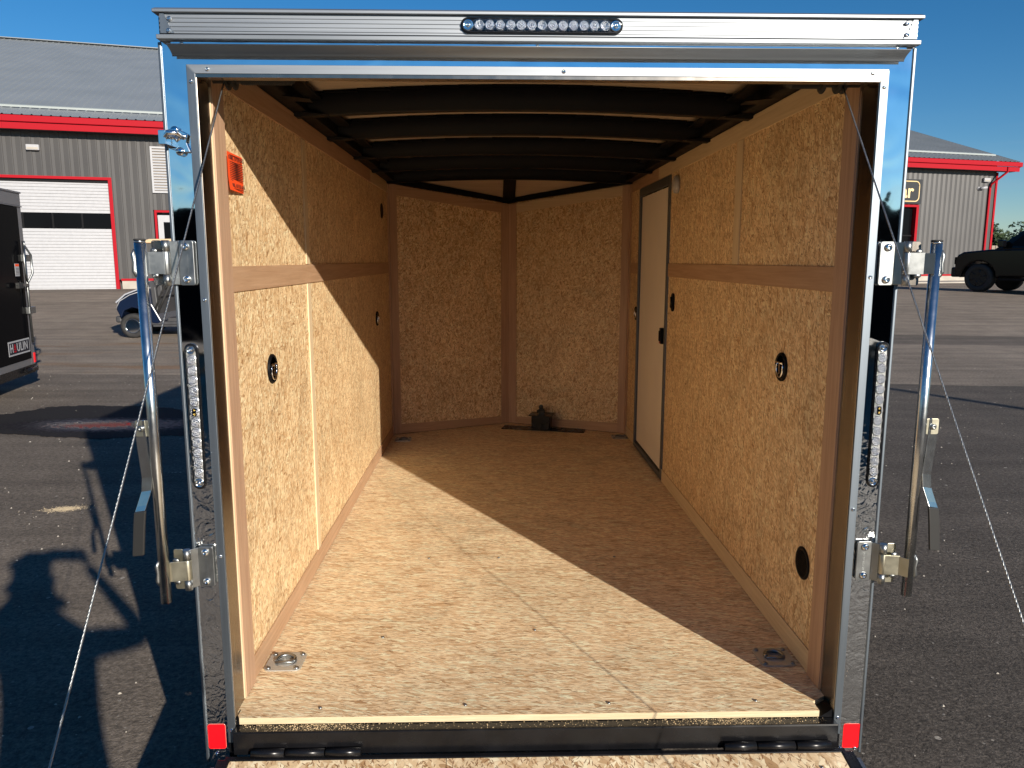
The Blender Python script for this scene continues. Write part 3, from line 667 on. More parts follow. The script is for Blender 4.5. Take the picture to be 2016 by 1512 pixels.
# LED light bars
def light_bar(name, cx, cz, L, W, n, vertical, y0, label=None):
    def P(u, v, d):  # u along bar, v across
        return (cx + v, y0 - d, cz - u) if vertical else (cx + u, y0 - d, cz + v)
    pts = rrect(0, 0, L, W, W / 2 - 0.001, 8)
    m = MB(); n_ = len(pts)
    rings = [(1.0, 1.0, 0.0), (1.0, 1.0, 0.004), (0.985, 0.90, 0.0065), (0.972, 0.80, 0.0065), (0.968, 0.76, 0.003)]
    vs = []
    for a, b, d in rings: vs += [P(u * a, v * b, d) for u, v in pts]
    fs = [((r * n_ + k), r * n_ + (k + 1) % n_, (r + 1) * n_ + (k + 1) % n_, (r + 1) * n_ + k) for r in range(len(rings) - 1) for k in range(n_)]
    fs.append([(len(rings) - 1) * n_ + k for k in range(n_)])
    m.add(vs, fs, 0, False); m.m[-1] = 1 if vertical else 0; o = m.build(name, ['blackp', 'zincp'], T)
    if label: tag(o, label)
    ax = (0, -1, 0)
    inner = L - W * 1.75; step = inner / n
    for k in range(n):
        u = -inner / 2 + step * (k + 0.5); r = min(step * 0.50, W * 0.40)
        c = P(u, 0, 0.0032)
        big = (not vertical) and k in (0, n // 2, n - 1)
        m = MB()
        if vertical:
            m.lathe((0, 0, 0), ax, [(r * (0.08 + 0.92 * q / 10), 0.0002 + (0.0042 if q % 2 else 0.0030) * (1 - (q / 11) ** 2)) for q in range(10, -1, -1)], 20)
        else:
            m.lathe((0, 0, 0), ax, [(r, 0.0), (r * 0.9, 0.003), (r * 0.62, 0.0052), (r * 0.5, 0.0046 if not big else 0.0015), (r * 0.2, 0.0056 if not big else 0.0012), (0.0001, 0.006 if not big else 0.003)], 20)
        m.build('led_cell', 'led', o, loc=c)
    if vertical:
        m = MB(); c = P(step * 0.9 - inner / 2 + step * 4.6, 0, 0)
        m.prism([(c[0] + u, y0 - 0.0078, c[2] + v) for u, v in rrect(0, 0, 0.0105, 0.023, 0.005)], (0, -0.0004, 0)); e = m.build('lamp_core', 'blackp', o)
        m = MB()
        for dz in (-0.0055, 0.0055): m.lathe((c[0], y0 - 0.008, c[2] + dz), ax, [(0.003, 0), (0.002, 0.001), (0.0001, 0.0013)], 12)
        m.each('diode', plain('yellow diode', (0.75, 0.50, 0.10), 0.3), e)
    # chrome end bosses with screws
    for s_ in (-1, 1):
        m = MB(); c = P(s_ * (L / 2 - W * 0.47), 0, 0.0035)
        m.lathe(c, ax, [(W * 0.40, 0), (W * 0.36, 0.0025), (W * 0.24, 0.0026), (W * 0.22, 0.001)], 20)
        screw(m, P(s_ * (L / 2 - W * 0.47), 0, 0.0045), ax, W * 0.18); m.build('end_boss', 'chrome', o)
    # clear lens cover
    m = MB(); ip = rrect(0, 0, L - W * 1.55, W * 0.70, W * 0.3, 4)
    m.prism([P(u, v, 0.0092) for u, v in ip], (P(0, 0, 0.0102)[0] - P(0, 0, 0.0092)[0], -0.0010, 0)); m.build('lens', 'lens', o, 0.0004)
    return o
light_bar('marker_light', -0.001, 2.2595, 0.392, 0.036, 13, False, -0.0225, 'long horizontal clear LED light bar above the opening')
light_bar('tail_light', -0.9015, 1.293, 0.388, 0.0335, 12, True, -0.0005, 'upright clear LED light bar on the left post')
light_bar('tail_light', 0.9065, 1.2905, 0.396, 0.0325, 12, True, -0.0005, 'upright clear LED light bar on the right post')

# top lock keeper on the left post
m = MB()
m.prism([(x, -0.004, z) for x, z in ((-0.926, 2.016), (-0.900, 2.020), (-0.872, 2.006), (-0.876, 1.985), (-0.868, 1.962), (-0.892, 1.962), (-0.922, 1.972), (-0.930, 1.99))], (0, -0.006, 0))
kb = m.build('lock_keeper', 'chrome', T, 0.002)
m = MB(); m.tube([(-0.918, -0.012, 1.985), (-0.918, -0.040, 1.992), (-0.906, -0.046, 2.004), (-0.890, -0.040, 2.004), (-0.884, -0.012, 1.998)], 0.0065, 8)
m.prism([(-0.930, -0.012, 1.976), (-0.912, -0.012, 1.976), (-0.912, -0.012, 2.010), (-0.930, -0.012, 2.010)], (0, -0.034, 0))
m.lathe((-0.893, -0.010, 1.964), (0, -1, 0), [(0.011, 0), (0.009, 0.006), (0.0001, 0.008)], 16); m.lathe((-0.903, -0.010, 2.014), (0, -1, 0), [(0.011, 0), (0.009, 0.006), (0.0001, 0.008)], 16)
m.build('hook', 'chrome', kb, 0.0015)

# cam-bar locks standing open at both sides
def lock(sg):
    X = lambda a: sg * a
    rx = 0.990 if sg < 0 else 0.998; ry = -0.052
    m = MB(); m.tube([(X(rx), ry, 0.803), (X(rx), ry, 1.742)], 0.0137, 20); m.tube([(X(rx), ry, 1.742), (X(rx), ry, 1.747)], [0.0137, 0.0125], 20)
    bar = m.build('lock_bar', 'rod', T); tag(bar, 'upright galvanised lock rod %s of the opening' % ('left' if sg < 0 else 'right'))
    m = MB(); m.lathe((X(rx), ry, 1.7465), (0, 0, 1), [(0.0143, 0), (0.0143, 0.003), (0.012, 0.0045), (0.0001, 0.005)], 20); m.build('end_plug', 'rubber', bar)
    for zc, nm in ((1.692, 0), (0.884, 1)):
        # hinge plate bolted on the post
        m = MB(); m.prism([(x, -0.006, z) for x, z in rrect(X(0.895), zc, 0.038 if nm == 0 else 0.040, 0.112, 0.006)], (0, -0.005, 0))
        m.prism([(X(0.914), -0.006, zc - 0.054), (X(0.914), -0.006, zc + 0.054), (X(0.930), -0.022, zc + 0.054), (X(0.930), -0.022, zc - 0.054)], (X(0.001), -0.004, 0))
        hp = m.build('hinge', 'zinc', T, 0.0012)
        m = MB(); rr = random.Random(zc)
        for k in range(9): m.box(X(0.8945) - 0.003, X(0.8945) + 0.003, -0.0116, -0.0109, zc - 0.027 + k * 0.006, zc - 0.0245 + k * 0.006 + rr.uniform(-.001, .001))
        m.build('embossing', 'zinc', hp)
        m = MB()
        for dz in (-0.041, 0.041): screw(m, (X(0.896), -0.011, zc + dz), (0, -1, 0), 0.0105)
        m.each('bolt', 'chrome', hp)
        m = MB()
        for a, b in ((0.028, 0.056), (-0.056, -0.028)): m.tube([(X(0.937), -0.030, zc + a), (X(0.937), -0.030, zc + b)], 0.0098, 16)
        m.each('knuckle', 'zinc', hp)
        # swinging leaf wrapped round knuckle and rod
        m = MB(); m.tube([(X(0.937), -0.030, zc - 0.0275), (X(0.937), -0.030, zc + 0.0275)], 0.0106, 16)
        m.prism([(X(0.937), -0.0405, zc - 0.0275), (X(0.976), -0.046, zc - 0.0275), (X(0.976), -0.046, zc + 0.0275), (X(0.937), -0.0405, zc + 0.0275)], (0, 0.004, 0))
        m.prism([(X(0.974), -0.046, zc - 0.026), (X(0.990), -0.066, zc - 0.026), (X(0.990), -0.066, zc + 0.026), (X(0.974), -0.046, zc + 0.026)], (0, 0.0035, 0))
        m.build('hinge_leaf', 'zincy' if nm else 'zinc', hp, 0.0008)
        # rear tabs above and below the leaf
        m = MB()
        for a, b in ((0.018, 0.056), (-0.056, -0.018)):
            m.prism([(x, -0.026, z) for x, z in rrect(X(0.9605), zc + (a + b) / 2, 0.026, b - a, 0.006)], (X(0.002), 0.004, 0))
        m.each('cam_tab', 'zincy' if nm else 'jamb', hp, 0.001)
        m = MB()
        for dz in (-0.030, 0.030): m.lathe((X(0.962), -0.040, zc + dz), (0, -1, 0.0), [(0.007, 0), (0.005, 0.003), (0.0001, 0.0036)], 12, sy=1.4)
        m.each('rivet', 'zinc', hp)
        m = MB(); m.tube([(X(rx + 0.0135), ry - 0.004, zc + 0.034), (X(rx + 0.0165), ry - 0.004, zc + 0.02), (X(rx + 0.015), ry - 0.004, zc), (X(rx + 0.0165), ry - 0.004, zc - 0.02), (X(rx + 0.0135), ry - 0.004, zc - 0.034)], [0.002, 0.006, 0.004, 0.006, 0.002], 8)
        m.build('weld_bead', 'zinc', bar)
    # lever handle
    hz = 1.276 if sg < 0 else 1.272
    m = MB(); m.prism([(x, -0.060, z) for x, z in rrect(X(rx + 0.026), hz, 0.034, 0.042, 0.005)], (0, 0.0035, 0)); br = m.build('handle_bracket', 'zincy', bar, 0.0008)
    m = MB(); screw(m, (X(rx + 0.028), -0.060, hz), (0, -1, 0), 0.0085); m.each('rivet', 'zinc', br)
    cx0 = rx + 0.028
    path = [(cx0 + 0.006, 0, hz + 0.018), (cx0 + 0.004, 0, hz - 0.03), (cx0 - 0.003, 0.0, hz - 0.130), (cx0 - 0.001, -0.004, hz - 0.165), (cx0 + 0.010, -0.012, hz - 0.202), (cx0 + 0.014, -0.016, hz - 0.216)]
    grip = [path[-1], (cx0 + 0.019, -0.017, hz - 0.26), (cx0 + 0.026, -0.018, hz - 0.335)]
    def strap(P, wdt, th, yo):
        m = MB(); vs = []
        for x, y, z in P:
            for a, b in ((-1, 0), (1, 0), (1, 1), (-1, 1)): vs.append((X(x + a * wdt / 2), yo + y + b * th + a * 0.007, z - a * 0.004))
        fs = [(4 * k + j, 4 * k + (j + 1) % 4, 4 * k + 4 + (j + 1) % 4, 4 * k + 4 + j) for k in range(len(P) - 1) for j in range(4)] + [(3, 2, 1, 0), tuple(4 * len(P) - 4 + j for j in range(4))]
        m.add(vs, fs); return m
    # arc the bend so it reads as pressed flat bar
    hd_ = strap(path, 0.032, 0.005, -0.056).build('lever', 'rod', bar, 0.001)
    strap(grip, 0.036, 0.010, -0.0585).build('grip', plain('dark vinyl grip', (0.030, 0.029, 0.027), 0.45), hd_, 0.003)
lock(-1); lock(1)

# rear sill beam with ramp hinge
m = MB()
m.box(-0.843, 0.846, -0.038, 0.10, 0.345, 0.4105)
m.box(-0.843, 0.846, -0.0385, -0.034, 0.4107, 0.4135)
sill = m.build('rear_sill', 'blackp', T, 0.003)
m = MB(); m.prism([(-0.8445, 0.0, 0.412), (-0.838, 0.0, 0.412), (-0.8445, 0.0, 0.434)], (0, 0.04, 0)); m.prism([(0.808, 0.0, 0.412), (0.8445, 0.0, 0.412), (0.8445, 0.0, 0.436)], (0, 0.05, 0)); m.each('corner_gusset', 'blackm', sill)
for x0 in (-0.79, -0.20, 0.52):
    if x0 == -0.20: continue
    m = MB()
    for k, (a, b) in enumerate(((0, 0.09), (0.094, 0.20), (0.204, 0.30))): m.tube([(x0 + a, -0.050, 0.358), (x0 + b, -0.050, 0.358)], 0.0125 if k != 1 else 0.011, 12)
    m.build('ramp_hinge', 'blackp', T)
MT['dust'] = plain('sawdust', (0.62, 0.46, 0.26), 0.9, var=0.2, scale=80)
m = MB(); rr = random.Random(21)
def crumb(x, y, z, r):
    vs = [(x + rr.uniform(-r, r), y + rr.uniform(-r, r), z), (x + rr.uniform(-r, r), y + rr.uniform(-r, r), z), (x + rr.uniform(-r, r), y + rr.uniform(-r, r), z), (x, y, z + r)]
    m.add(vs, [(0, 1, 3), (1, 2, 3), (2, 0, 3)])
for _ in range(1900):
    x = rr.choice((rr.gauss(-0.62, 0.09), rr.gauss(0.55, 0.09), rr.uniform(-0.84, 0.82)))
    if abs(x) > 0.83: continue
    crumb(x, rr.uniform(-0.033, -0.002) if rr.random() < 0.8 else -0.002, 0.4108, rr.uniform(0.0006, 0.0026))
o = m.build('sawdust', 'dust'); tag(o, 'pale sawdust crumbs strewn along the black rear sill', 'sawdust', kind='stuff')

# lowered ramp door
ang = math.atan2(0.335 - 0.045, 1.80)
def ramp_pt(x, s, h): return (x, -0.062 - s * math.cos(ang) - h * math.sin(ang) * 0.0, 0.333 - s * math.sin(ang) + h)
m = MB()
for a, b in ((-0.846, -0.2545), (-0.2525, 0.846)):
    m.prism([ramp_pt(a, 0.003, 0), ramp_pt(b, 0.003, 0), ramp_pt(b, 1.80, 0), ramp_pt(a, 1.80, 0)], (0, 0, 0.012))
rp = m.build('ramp_door', 'osb_ramp', T)
m = MB()
for sg in (-1, 1): m.prism([ramp_pt(sg * 0.847, 0, -0.03), ramp_pt(sg * 0.880, 0, -0.03), ramp_pt(sg * 0.880, 1.82, -0.03), ramp_pt(sg * 0.847, 1.82, -0.03)], (0, 0, 0.045))
m.prism([ramp_pt(-0.86, -0.012, -0.02), ramp_pt(0.86, -0.012, -0.02), ramp_pt(0.86, 0.002, -0.02), ramp_pt(-0.86, 0.002, -0.02)], (0, 0, 0.035))
m.build('ramp_frame', 'blackp', rp, 0.002)
m = MB()
for sg in (-1, 1): m.prism([ramp_pt(sg * 0.8805, 0.02, -0.02), ramp_pt(sg * 0.892, 0.02, -0.02), ramp_pt(sg * 0.892, 1.80, -0.02), ramp_pt(sg * 0.8805, 1.80, -0.02)], (0, 0, 0.03))
m.each('ramp_edge', 'aluV', rp)
m = MB()
for x in (-0.262, -0.235, 0.36, 0.77, -0.7): 
    p = ramp_pt(x, 0.055, 0.012); screw(m, p, (0, 0, 1), 0.005)
m.each('ramp_screw', 'zinc', rp)
# lift cables of the ramp, spring drums under the header
for sg, A, B in ((-1, (-0.801, 0.07, 2.150), (-0.888, -1.37, 0.12)), (1, (0.783, 0.07, 2.151), (0.897, -1.37, 0.12))):
    A, B = Vector(A), Vector(B)
    m = MB(); n_ = 420; d = (B - A); L_ = d.length; t_ = d.normalized(); a_ = t_.orthogonal().normalized(); b_ = t_.cross(a_)
    for s3 in range(3):
        path = []
        for k in range(n_ + 1):
            q = k / n_; ph_ = q * L_ / 0.026 * 2 * math.pi + s3 * 2.094
            path.append(A + d * q + Vector((0, 0, -0.012 * math.sin(math.pi * q))) + (a_ * math.cos(ph_) + b_ * math.sin(ph_)) * 0.0011)
        m.tube(path, 0.0013, 5)
    m.build('ramp_cable', 'zinc', T)
for x0, x1, discs, c0, cs in ((-0.835, -0.63, (-0.80, -0.783), -0.765, 0.005), (0.64, 0.835, (0.775, 0.79, 0.735), 0.655, 0.003)):
    m = MB(); m.tube([(x0, 0.085, 2.163), (x1, 0.085, 2.163)], 0.018, 16)
    for x in discs: m.lathe((x, 0.085, 2.163), (1, 0, 0), [(0.02, 0), (0.034, 0.001), (0.034, 0.004), (0.02, 0.005)], 24)
    for k in range(26): m.lathe((c0 + k * cs, 0.085, 2.163), (1, 0, 0), [(0.0185, 0), (0.0220, cs * 0.45), (0.0185, cs * 0.88)], 16)
    m.build('spring_drum', 'rubber', T)

# black bracket box left inside at the nose
B = tag(empty('hitch_bracket', (0.245, 3.71, FZ), R(-14)), 'black steel bracket box on a flat plate at the far nose of the trailer floor', 'bracket')
m = MB(); m.box(-0.30, 0.33, -0.06, 0.06, 0.0, 0.006); m.build('base_plate', 'blackp', B)
m = MB(); m.box(-0.068, 0.068, -0.06, 0.06, 0.0062, 0.112); m.build('box_tube', 'blackp', B, 0.004)
m = MB(); m.box(-0.088, 0.088, -0.075, 0.075, 0.1122, 0.118); m.build('top_plate', 'blackp', B)
m = MB(); m.box(-0.02, 0.02, -0.012, 0.012, 0.1182, 0.16); m.box(-0.034, 0.026, -0.02, 0.02, 0.128, 0.150); m.lathe((-0.005, 0.01, 0.172), (0, -1, 0), [(0.006, 0), (0.017, 0.001), (0.017, 0.019), (0.006, 0.020)], 18); m.build('coupler', 'blackp', B, 0.002)

# ------------------------------------------------------------------ the long building
AZ = R(74.8)
BD = tag(empty('commercial_building', (-14.3535, 27.902, 0.52), math.pi / 2 - AZ), 'long grey ribbed steel shop building with red trim and a grey metal roof', 'building')
# local: x along the wall, -y towards the yard, z up from the yard level
def corrug(x0, x1, z0, z1, pitch=0.305, d=0.022, y=0.0):
    m = MB(); x = x0; pts = []
    while x < x1 - 1e-3:
        for a, dd in ((0, d), (0.020, d), (0.040, 0), (0.145, 0), (0.152, 0.006), (0.160, 0)):
            if x + a < x1: pts.append((x + a, y - dd))
        x += pitch
    pts.append((x1, y))
    n = len(pts); m.add([(a, b, z0) for a, b in pts] + [(a, b, z1) for a, b in pts], [(k, k + 1, n + k + 1, n + k) for k in range(n - 1)])
    return m
ZB = 0.43; ZT = 6.02 - 0.52 + 0.25
mm_ = MB()
def wallpiece(a, b, c, d_):
    q = corrug(a, b, c, d_); mm_.add(q.v, q.f)
for a, b, c, d_ in ((-16, -4.07, ZB, ZT), (-4.07, 0.02, 4.15, ZT), (0.02, 1.38, ZB, ZT), (1.38, 2.62, 3.05, ZT), (2.62, 36.05, ZB, ZT), (36.05, 37.28, 3.92, ZT), (37.28, 42.15, ZB, ZT)): wallpiece(a, b, c, d_)
wl = mm_.build('wall', 'siding', BD)
m = MB(); m.box(42.13, 42.15, 0.01, 20, ZB, ZT); m.box(-16, 42.1, 0.25, 0.30, -0.3, ZT); m.build('wall', 'siding', BD)
m = MB()
for a, b in ((-16, -4.12), (0.12, 36.0), (37.4, 42.2)): m.box(a, b, -0.012, 0.24, -0.3, ZB - 0.045)
m.build('foundation', 'concrete', BD)
m = MB()
for a, b in ((-16, -4.10), (0.10, 1.36), (2.64, 36.03), (37.3, 42.10)): m.box(a, b, -0.04, 0.0, ZB - 0.044, ZB + 0.04)
m.box(42.10, 42.22, -0.045, 0.06, ZB - 0.04, ZT - 0.02); m.box(42.15, 42.19, 0.06, 0.2, ZB - 0.04, ZT - 0.02); m.build('base_trim', 'red', BD)
# roof with ribs
m = MB(); y0, z0, y1, z1 = -0.62, 6.22, 19.5, 13.45
x = -16.6; xe = 43.05; pts = []
while x < xe:
    pts += [(x, 0.03), (x + 0.03, 0.03), (x + 0.055, 0), (x + 0.28, 0)]; x += 0.305
pts = [(min(a, xe), b) for a, b in pts]
n = len(pts); m.add([(a, y0, z0 + b) for a, b in pts] + [(a, y1, z1 + b) for a, b in pts] + [(a, 39.6, z0 + b) for a, b in pts], [(k, k + 1, n + k + 1, n + k) for k in range(n - 1)] + [(n + k, n + k + 1, 2 * n + k + 1, 2 * n + k) for k in range(n - 1)])
rf = m.build('roof', 'roof', BD)
m = MB(); m.box(-16.6, 43.0, y1 - 0.2, y1 + 0.2, z1 + 0.03, z1 + 0.07); m.build('ridge_cap', 'roof', rf)
m = MB(); sl = (z1 - z0) / (y1 - y0); m.prism([(-16.6, y0 + 1.10, z0 + 1.10 * sl + 0.035), (42.5, y0 + 1.10, z0 + 1.10 * sl + 0.035), (42.5, y0 + 1.24, z0 + 1.24 * sl + 0.035), (-16.6, y0 + 1.24, z0 + 1.24 * sl + 0.035)], (0, 0, 0.07)); m.build('snow_guard', plain('pale metal', (0.30, 0.33, 0.32), 0.5), rf)
m = MB(); m.box(-16.6, 43.1, -0.66, -0.60, 5.975, 6.20); m.build('gutter', 'red', BD, 0.02)
m = MB(); m.box(-16.6, 43.0, -0.58, -0.52, 5.74, 5.972); m.build('fascia', 'red', BD)
m = MB(); m.box(-16.6, 43.0, -0.52, 0.0, 5.76, 5.80); m.build('soffit', 'soffit', BD)
m = MB(); m.prism([(42.99, -0.6, 6.19), (42.99, 19.5, 13.42), (42.99, 19.5, 13.2), (42.99, -0.6, 5.95)], (0.06, 0, 0)); m.build('rake_trim', 'red', BD)
m = MB(); m.prism([(42.14, 0.02, ZT), (42.14, 0.02, 6.2), (42.14, 19.5, 13.3), (42.14, 39.0, 6.3), (42.14, 39.0, ZB)], (0.0, 0, 0)) if False else m.add([(42.14, 0.02, ZT - 0.01), (42.14, 0.02, 6.3), (42.14, 19.5, 13.35), (42.14, 39, 6.3), (42.14, 39, 0), (42.14, 20, 0), (42.14, 20, ZT - 0.01)], [tuple(range(7))]); m.build('gable_wall', 'siding', BD)
# overhead door
def overhead(x0, x1, name='overhead_door'):
    m = MB(); zs = 0.02
    for k in range(7):
        a = 0.02 + k * 0.575
        if k == 4: continue
        for j in range(5):
            b = a + j * 0.115; m.prism([(x0, 0.10, b), (x0, 0.052, b), (x0, 0.080, b + 0.113), (x0, 0.10, b + 0.113)], (x1 - x0, 0, 0))
    od = m.build(name, 'white', BD)
    m = MB(); m.box(x0, x1, 0.07, 0.10, 0.02 + 4 * 0.575, 0.02 + 5 * 0.575 - 0.002); m.build('window_strip', 'glass_dark', od)
    m = MB()
    for q in (1, 2, 3): m.box(x0 + (x1 - x0) * q / 4 - 0.03, x0 + (x1 - x0) * q / 4 + 0.03, 0.060, 0.069, 0.02 + 4 * 0.575, 0.02 + 5 * 0.575 - 0.004)
    m.each('mullion', 'blackm', od)
    m = MB(); m.box(x0 - 0.13, x0 - 0.01, -0.05, 0.11, 0.0, 4.10); m.box(x1 + 0.01, x1 + 0.13, -0.05, 0.11, 0.0, 4.10); m.box(x0 - 0.13, x1 + 0.13, -0.052, 0.11, 4.102, 4.20); m.build('door_surround', 'red', od)
    m = MB(); m.box(x0, x1, 0.03, 0.11, 4.0, 4.10); m.each('door_seal_and_gap', 'blackm', od)  # black strip drawn for the shadow gap along the door top
overhead(-4.0, -0.10)
# louvre
m = MB()
for a, b, c, d_ in ((1.42, 1.49, 3.68, 5.38), (2.55, 2.62, 3.68, 5.38), (1.49, 2.55, 5.31, 5.38), (1.49, 2.55, 3.68, 3.75)): m.box(a, b, -0.08, -0.025, c, d_)
lv = m.build('louvre_vent', 'white', BD)
m = MB()
for k in range(15):
    z = 3.78 + k * 0.102; m.prism([(1.49, -0.07, z), (1.49, -0.03, z + 0.065), (1.49, -0.026, z + 0.06), (1.49, -0.066, z - 0.004)], (1.06, 0, 0))
m.build('louvre_blade', 'white', lv)
m = MB(); m.box(1.49, 2.55, -0.0265, -0.0255, 3.75, 5.31); m.build('louvre_back', plain('louvre shade', (0.30, 0.25, 0.2), 0.7), lv)
# man door beside the overhead door
m = MB(); m.box(1.52, 2.48, -0.02, 0.02, 0.55, 2.86); md_ = m.build('entry_door', 'white', BD, 0.01)
m = MB(); m.box(1.42, 1.50, -0.05, 0.02, 0.4, 3.02); m.box(2.5, 2.58, -0.05, 0.02, 0.4, 3.02); m.box(1.42, 2.58, -0.052, 0.02, 2.96, 3.04); m.build('door_frame', 'red', md_)
m = MB(); m.box(1.72, 2.28, -0.026, -0.0205, 1.5, 2.6); m.build('door_window', 'glass_dark', md_)
# storefront door on the right part and its sign
m = MB(); m.box(35.3, 37.05, 0.16, 0.2, -0.02, 3.82); sdn = m.build('shop_door', 'glass_dark', BD)
m = MB(); m.box(37.1, 37.25, -0.05, 0.22, 0.0, 3.86); m.box(35.9, 37.25, -0.052, 0.22, 3.862, 3.97); m.build('door_frame', 'red', sdn)
m = MB(); m.box(36.4, 36.48, 0.10, 0.158, 0, 3.8); m.box(35.9, 37.05, 0.10, 0.158, 2.4, 2.47); m.each('mullion', 'blackm', sdn)
m = MB(); m.box(31.2, 37.26, -0.14, -0.03, 4.02, 5.22); sg_ = m.build('shop_sign', plain('sign black', (0.02, 0.02, 0.022), 0.4), BD)
MT['signgold'] = plain('sign pale gold', (0.80, 0.60, 0.30), 0.5)
pts = rrect(34.2, 4.62, 5.75, 0.98, 0.22, 6); m = MB(); path = [(a, -0.145, b) for a, b in pts]; path.append(path[0]); m.tube(path, 0.03, 6); m.build('sign_border', 'signgold', sg_)
text('sign_lettering', 'ar', 0.95, 'signgold', sg_, (36.72, -0.15, 4.60), (1, 0, 0), (0, 0, 1), 0.01, 'RIGHT', 1.0, 0.02)
# wall lamps, camera, downspout
def wall_lamp(x, z):
    m = MB(); m.box(x, x + 0.42, -0.16, -0.02, z, z + 0.20); wlp = m.build('wall_lamp', 'white', BD, 0.02)
    m = MB(); m.box(x + 0.03, x + 0.39, -0.170, -0.161, z + 0.03, z + 0.10); m.build('lamp_lens', 'concrete', wlp)
wall_lamp(-2.66, 5.08); wall_lamp(41.2, 5.22)
m = MB(); m.lathe((41.0, -0.02, 4.88), (0, -1, 0), [(0.10, 0), (0.10, 0.03), (0.03, 0.035), (0.03, 0.10)], 14); m.tube([(41.0, -0.14, 4.88), (41.3, -0.26, 4.93)], 0.065, 12); m.build('security_camera', 'white', BD)
m = MB(); m.box(41.66, 41.78, -0.10, -0.03, ZB, 5.0); m.build('downspout', 'red', BD, 0.015)
m = MB(); m.tube([(42.2, -0.60, 5.95), (42.2, -0.60, 5.72), (41.74, -0.12, 5.12), (41.72, -0.065, 4.95)], 0.055, 8); m.build('downspout_elbow', 'red', BD)
# apron of pale concrete along the wall
a_ = Vector((-14.3535, 27.902, 0)); u_ = Vector((math.sin(AZ), math.cos(AZ), 0)); n_ = Vector((u_.y, -u_.x, 0))
m = MB(); p0 = a_ + u_ * 8; p1 = a_ + u_ * 60; m.prism([p0 + Vector((0, 0, 0.5)), p1 + Vector((0, 0, 0.5)), p1 + n_ * 2.2 + Vector((0, 0, 0.5)), p0 + n_ * 2.2 + Vector((0, 0, 0.5))], (0, 0, 0.16)); tag(m.build('sidewalk', 'concrete'), kind='structure')

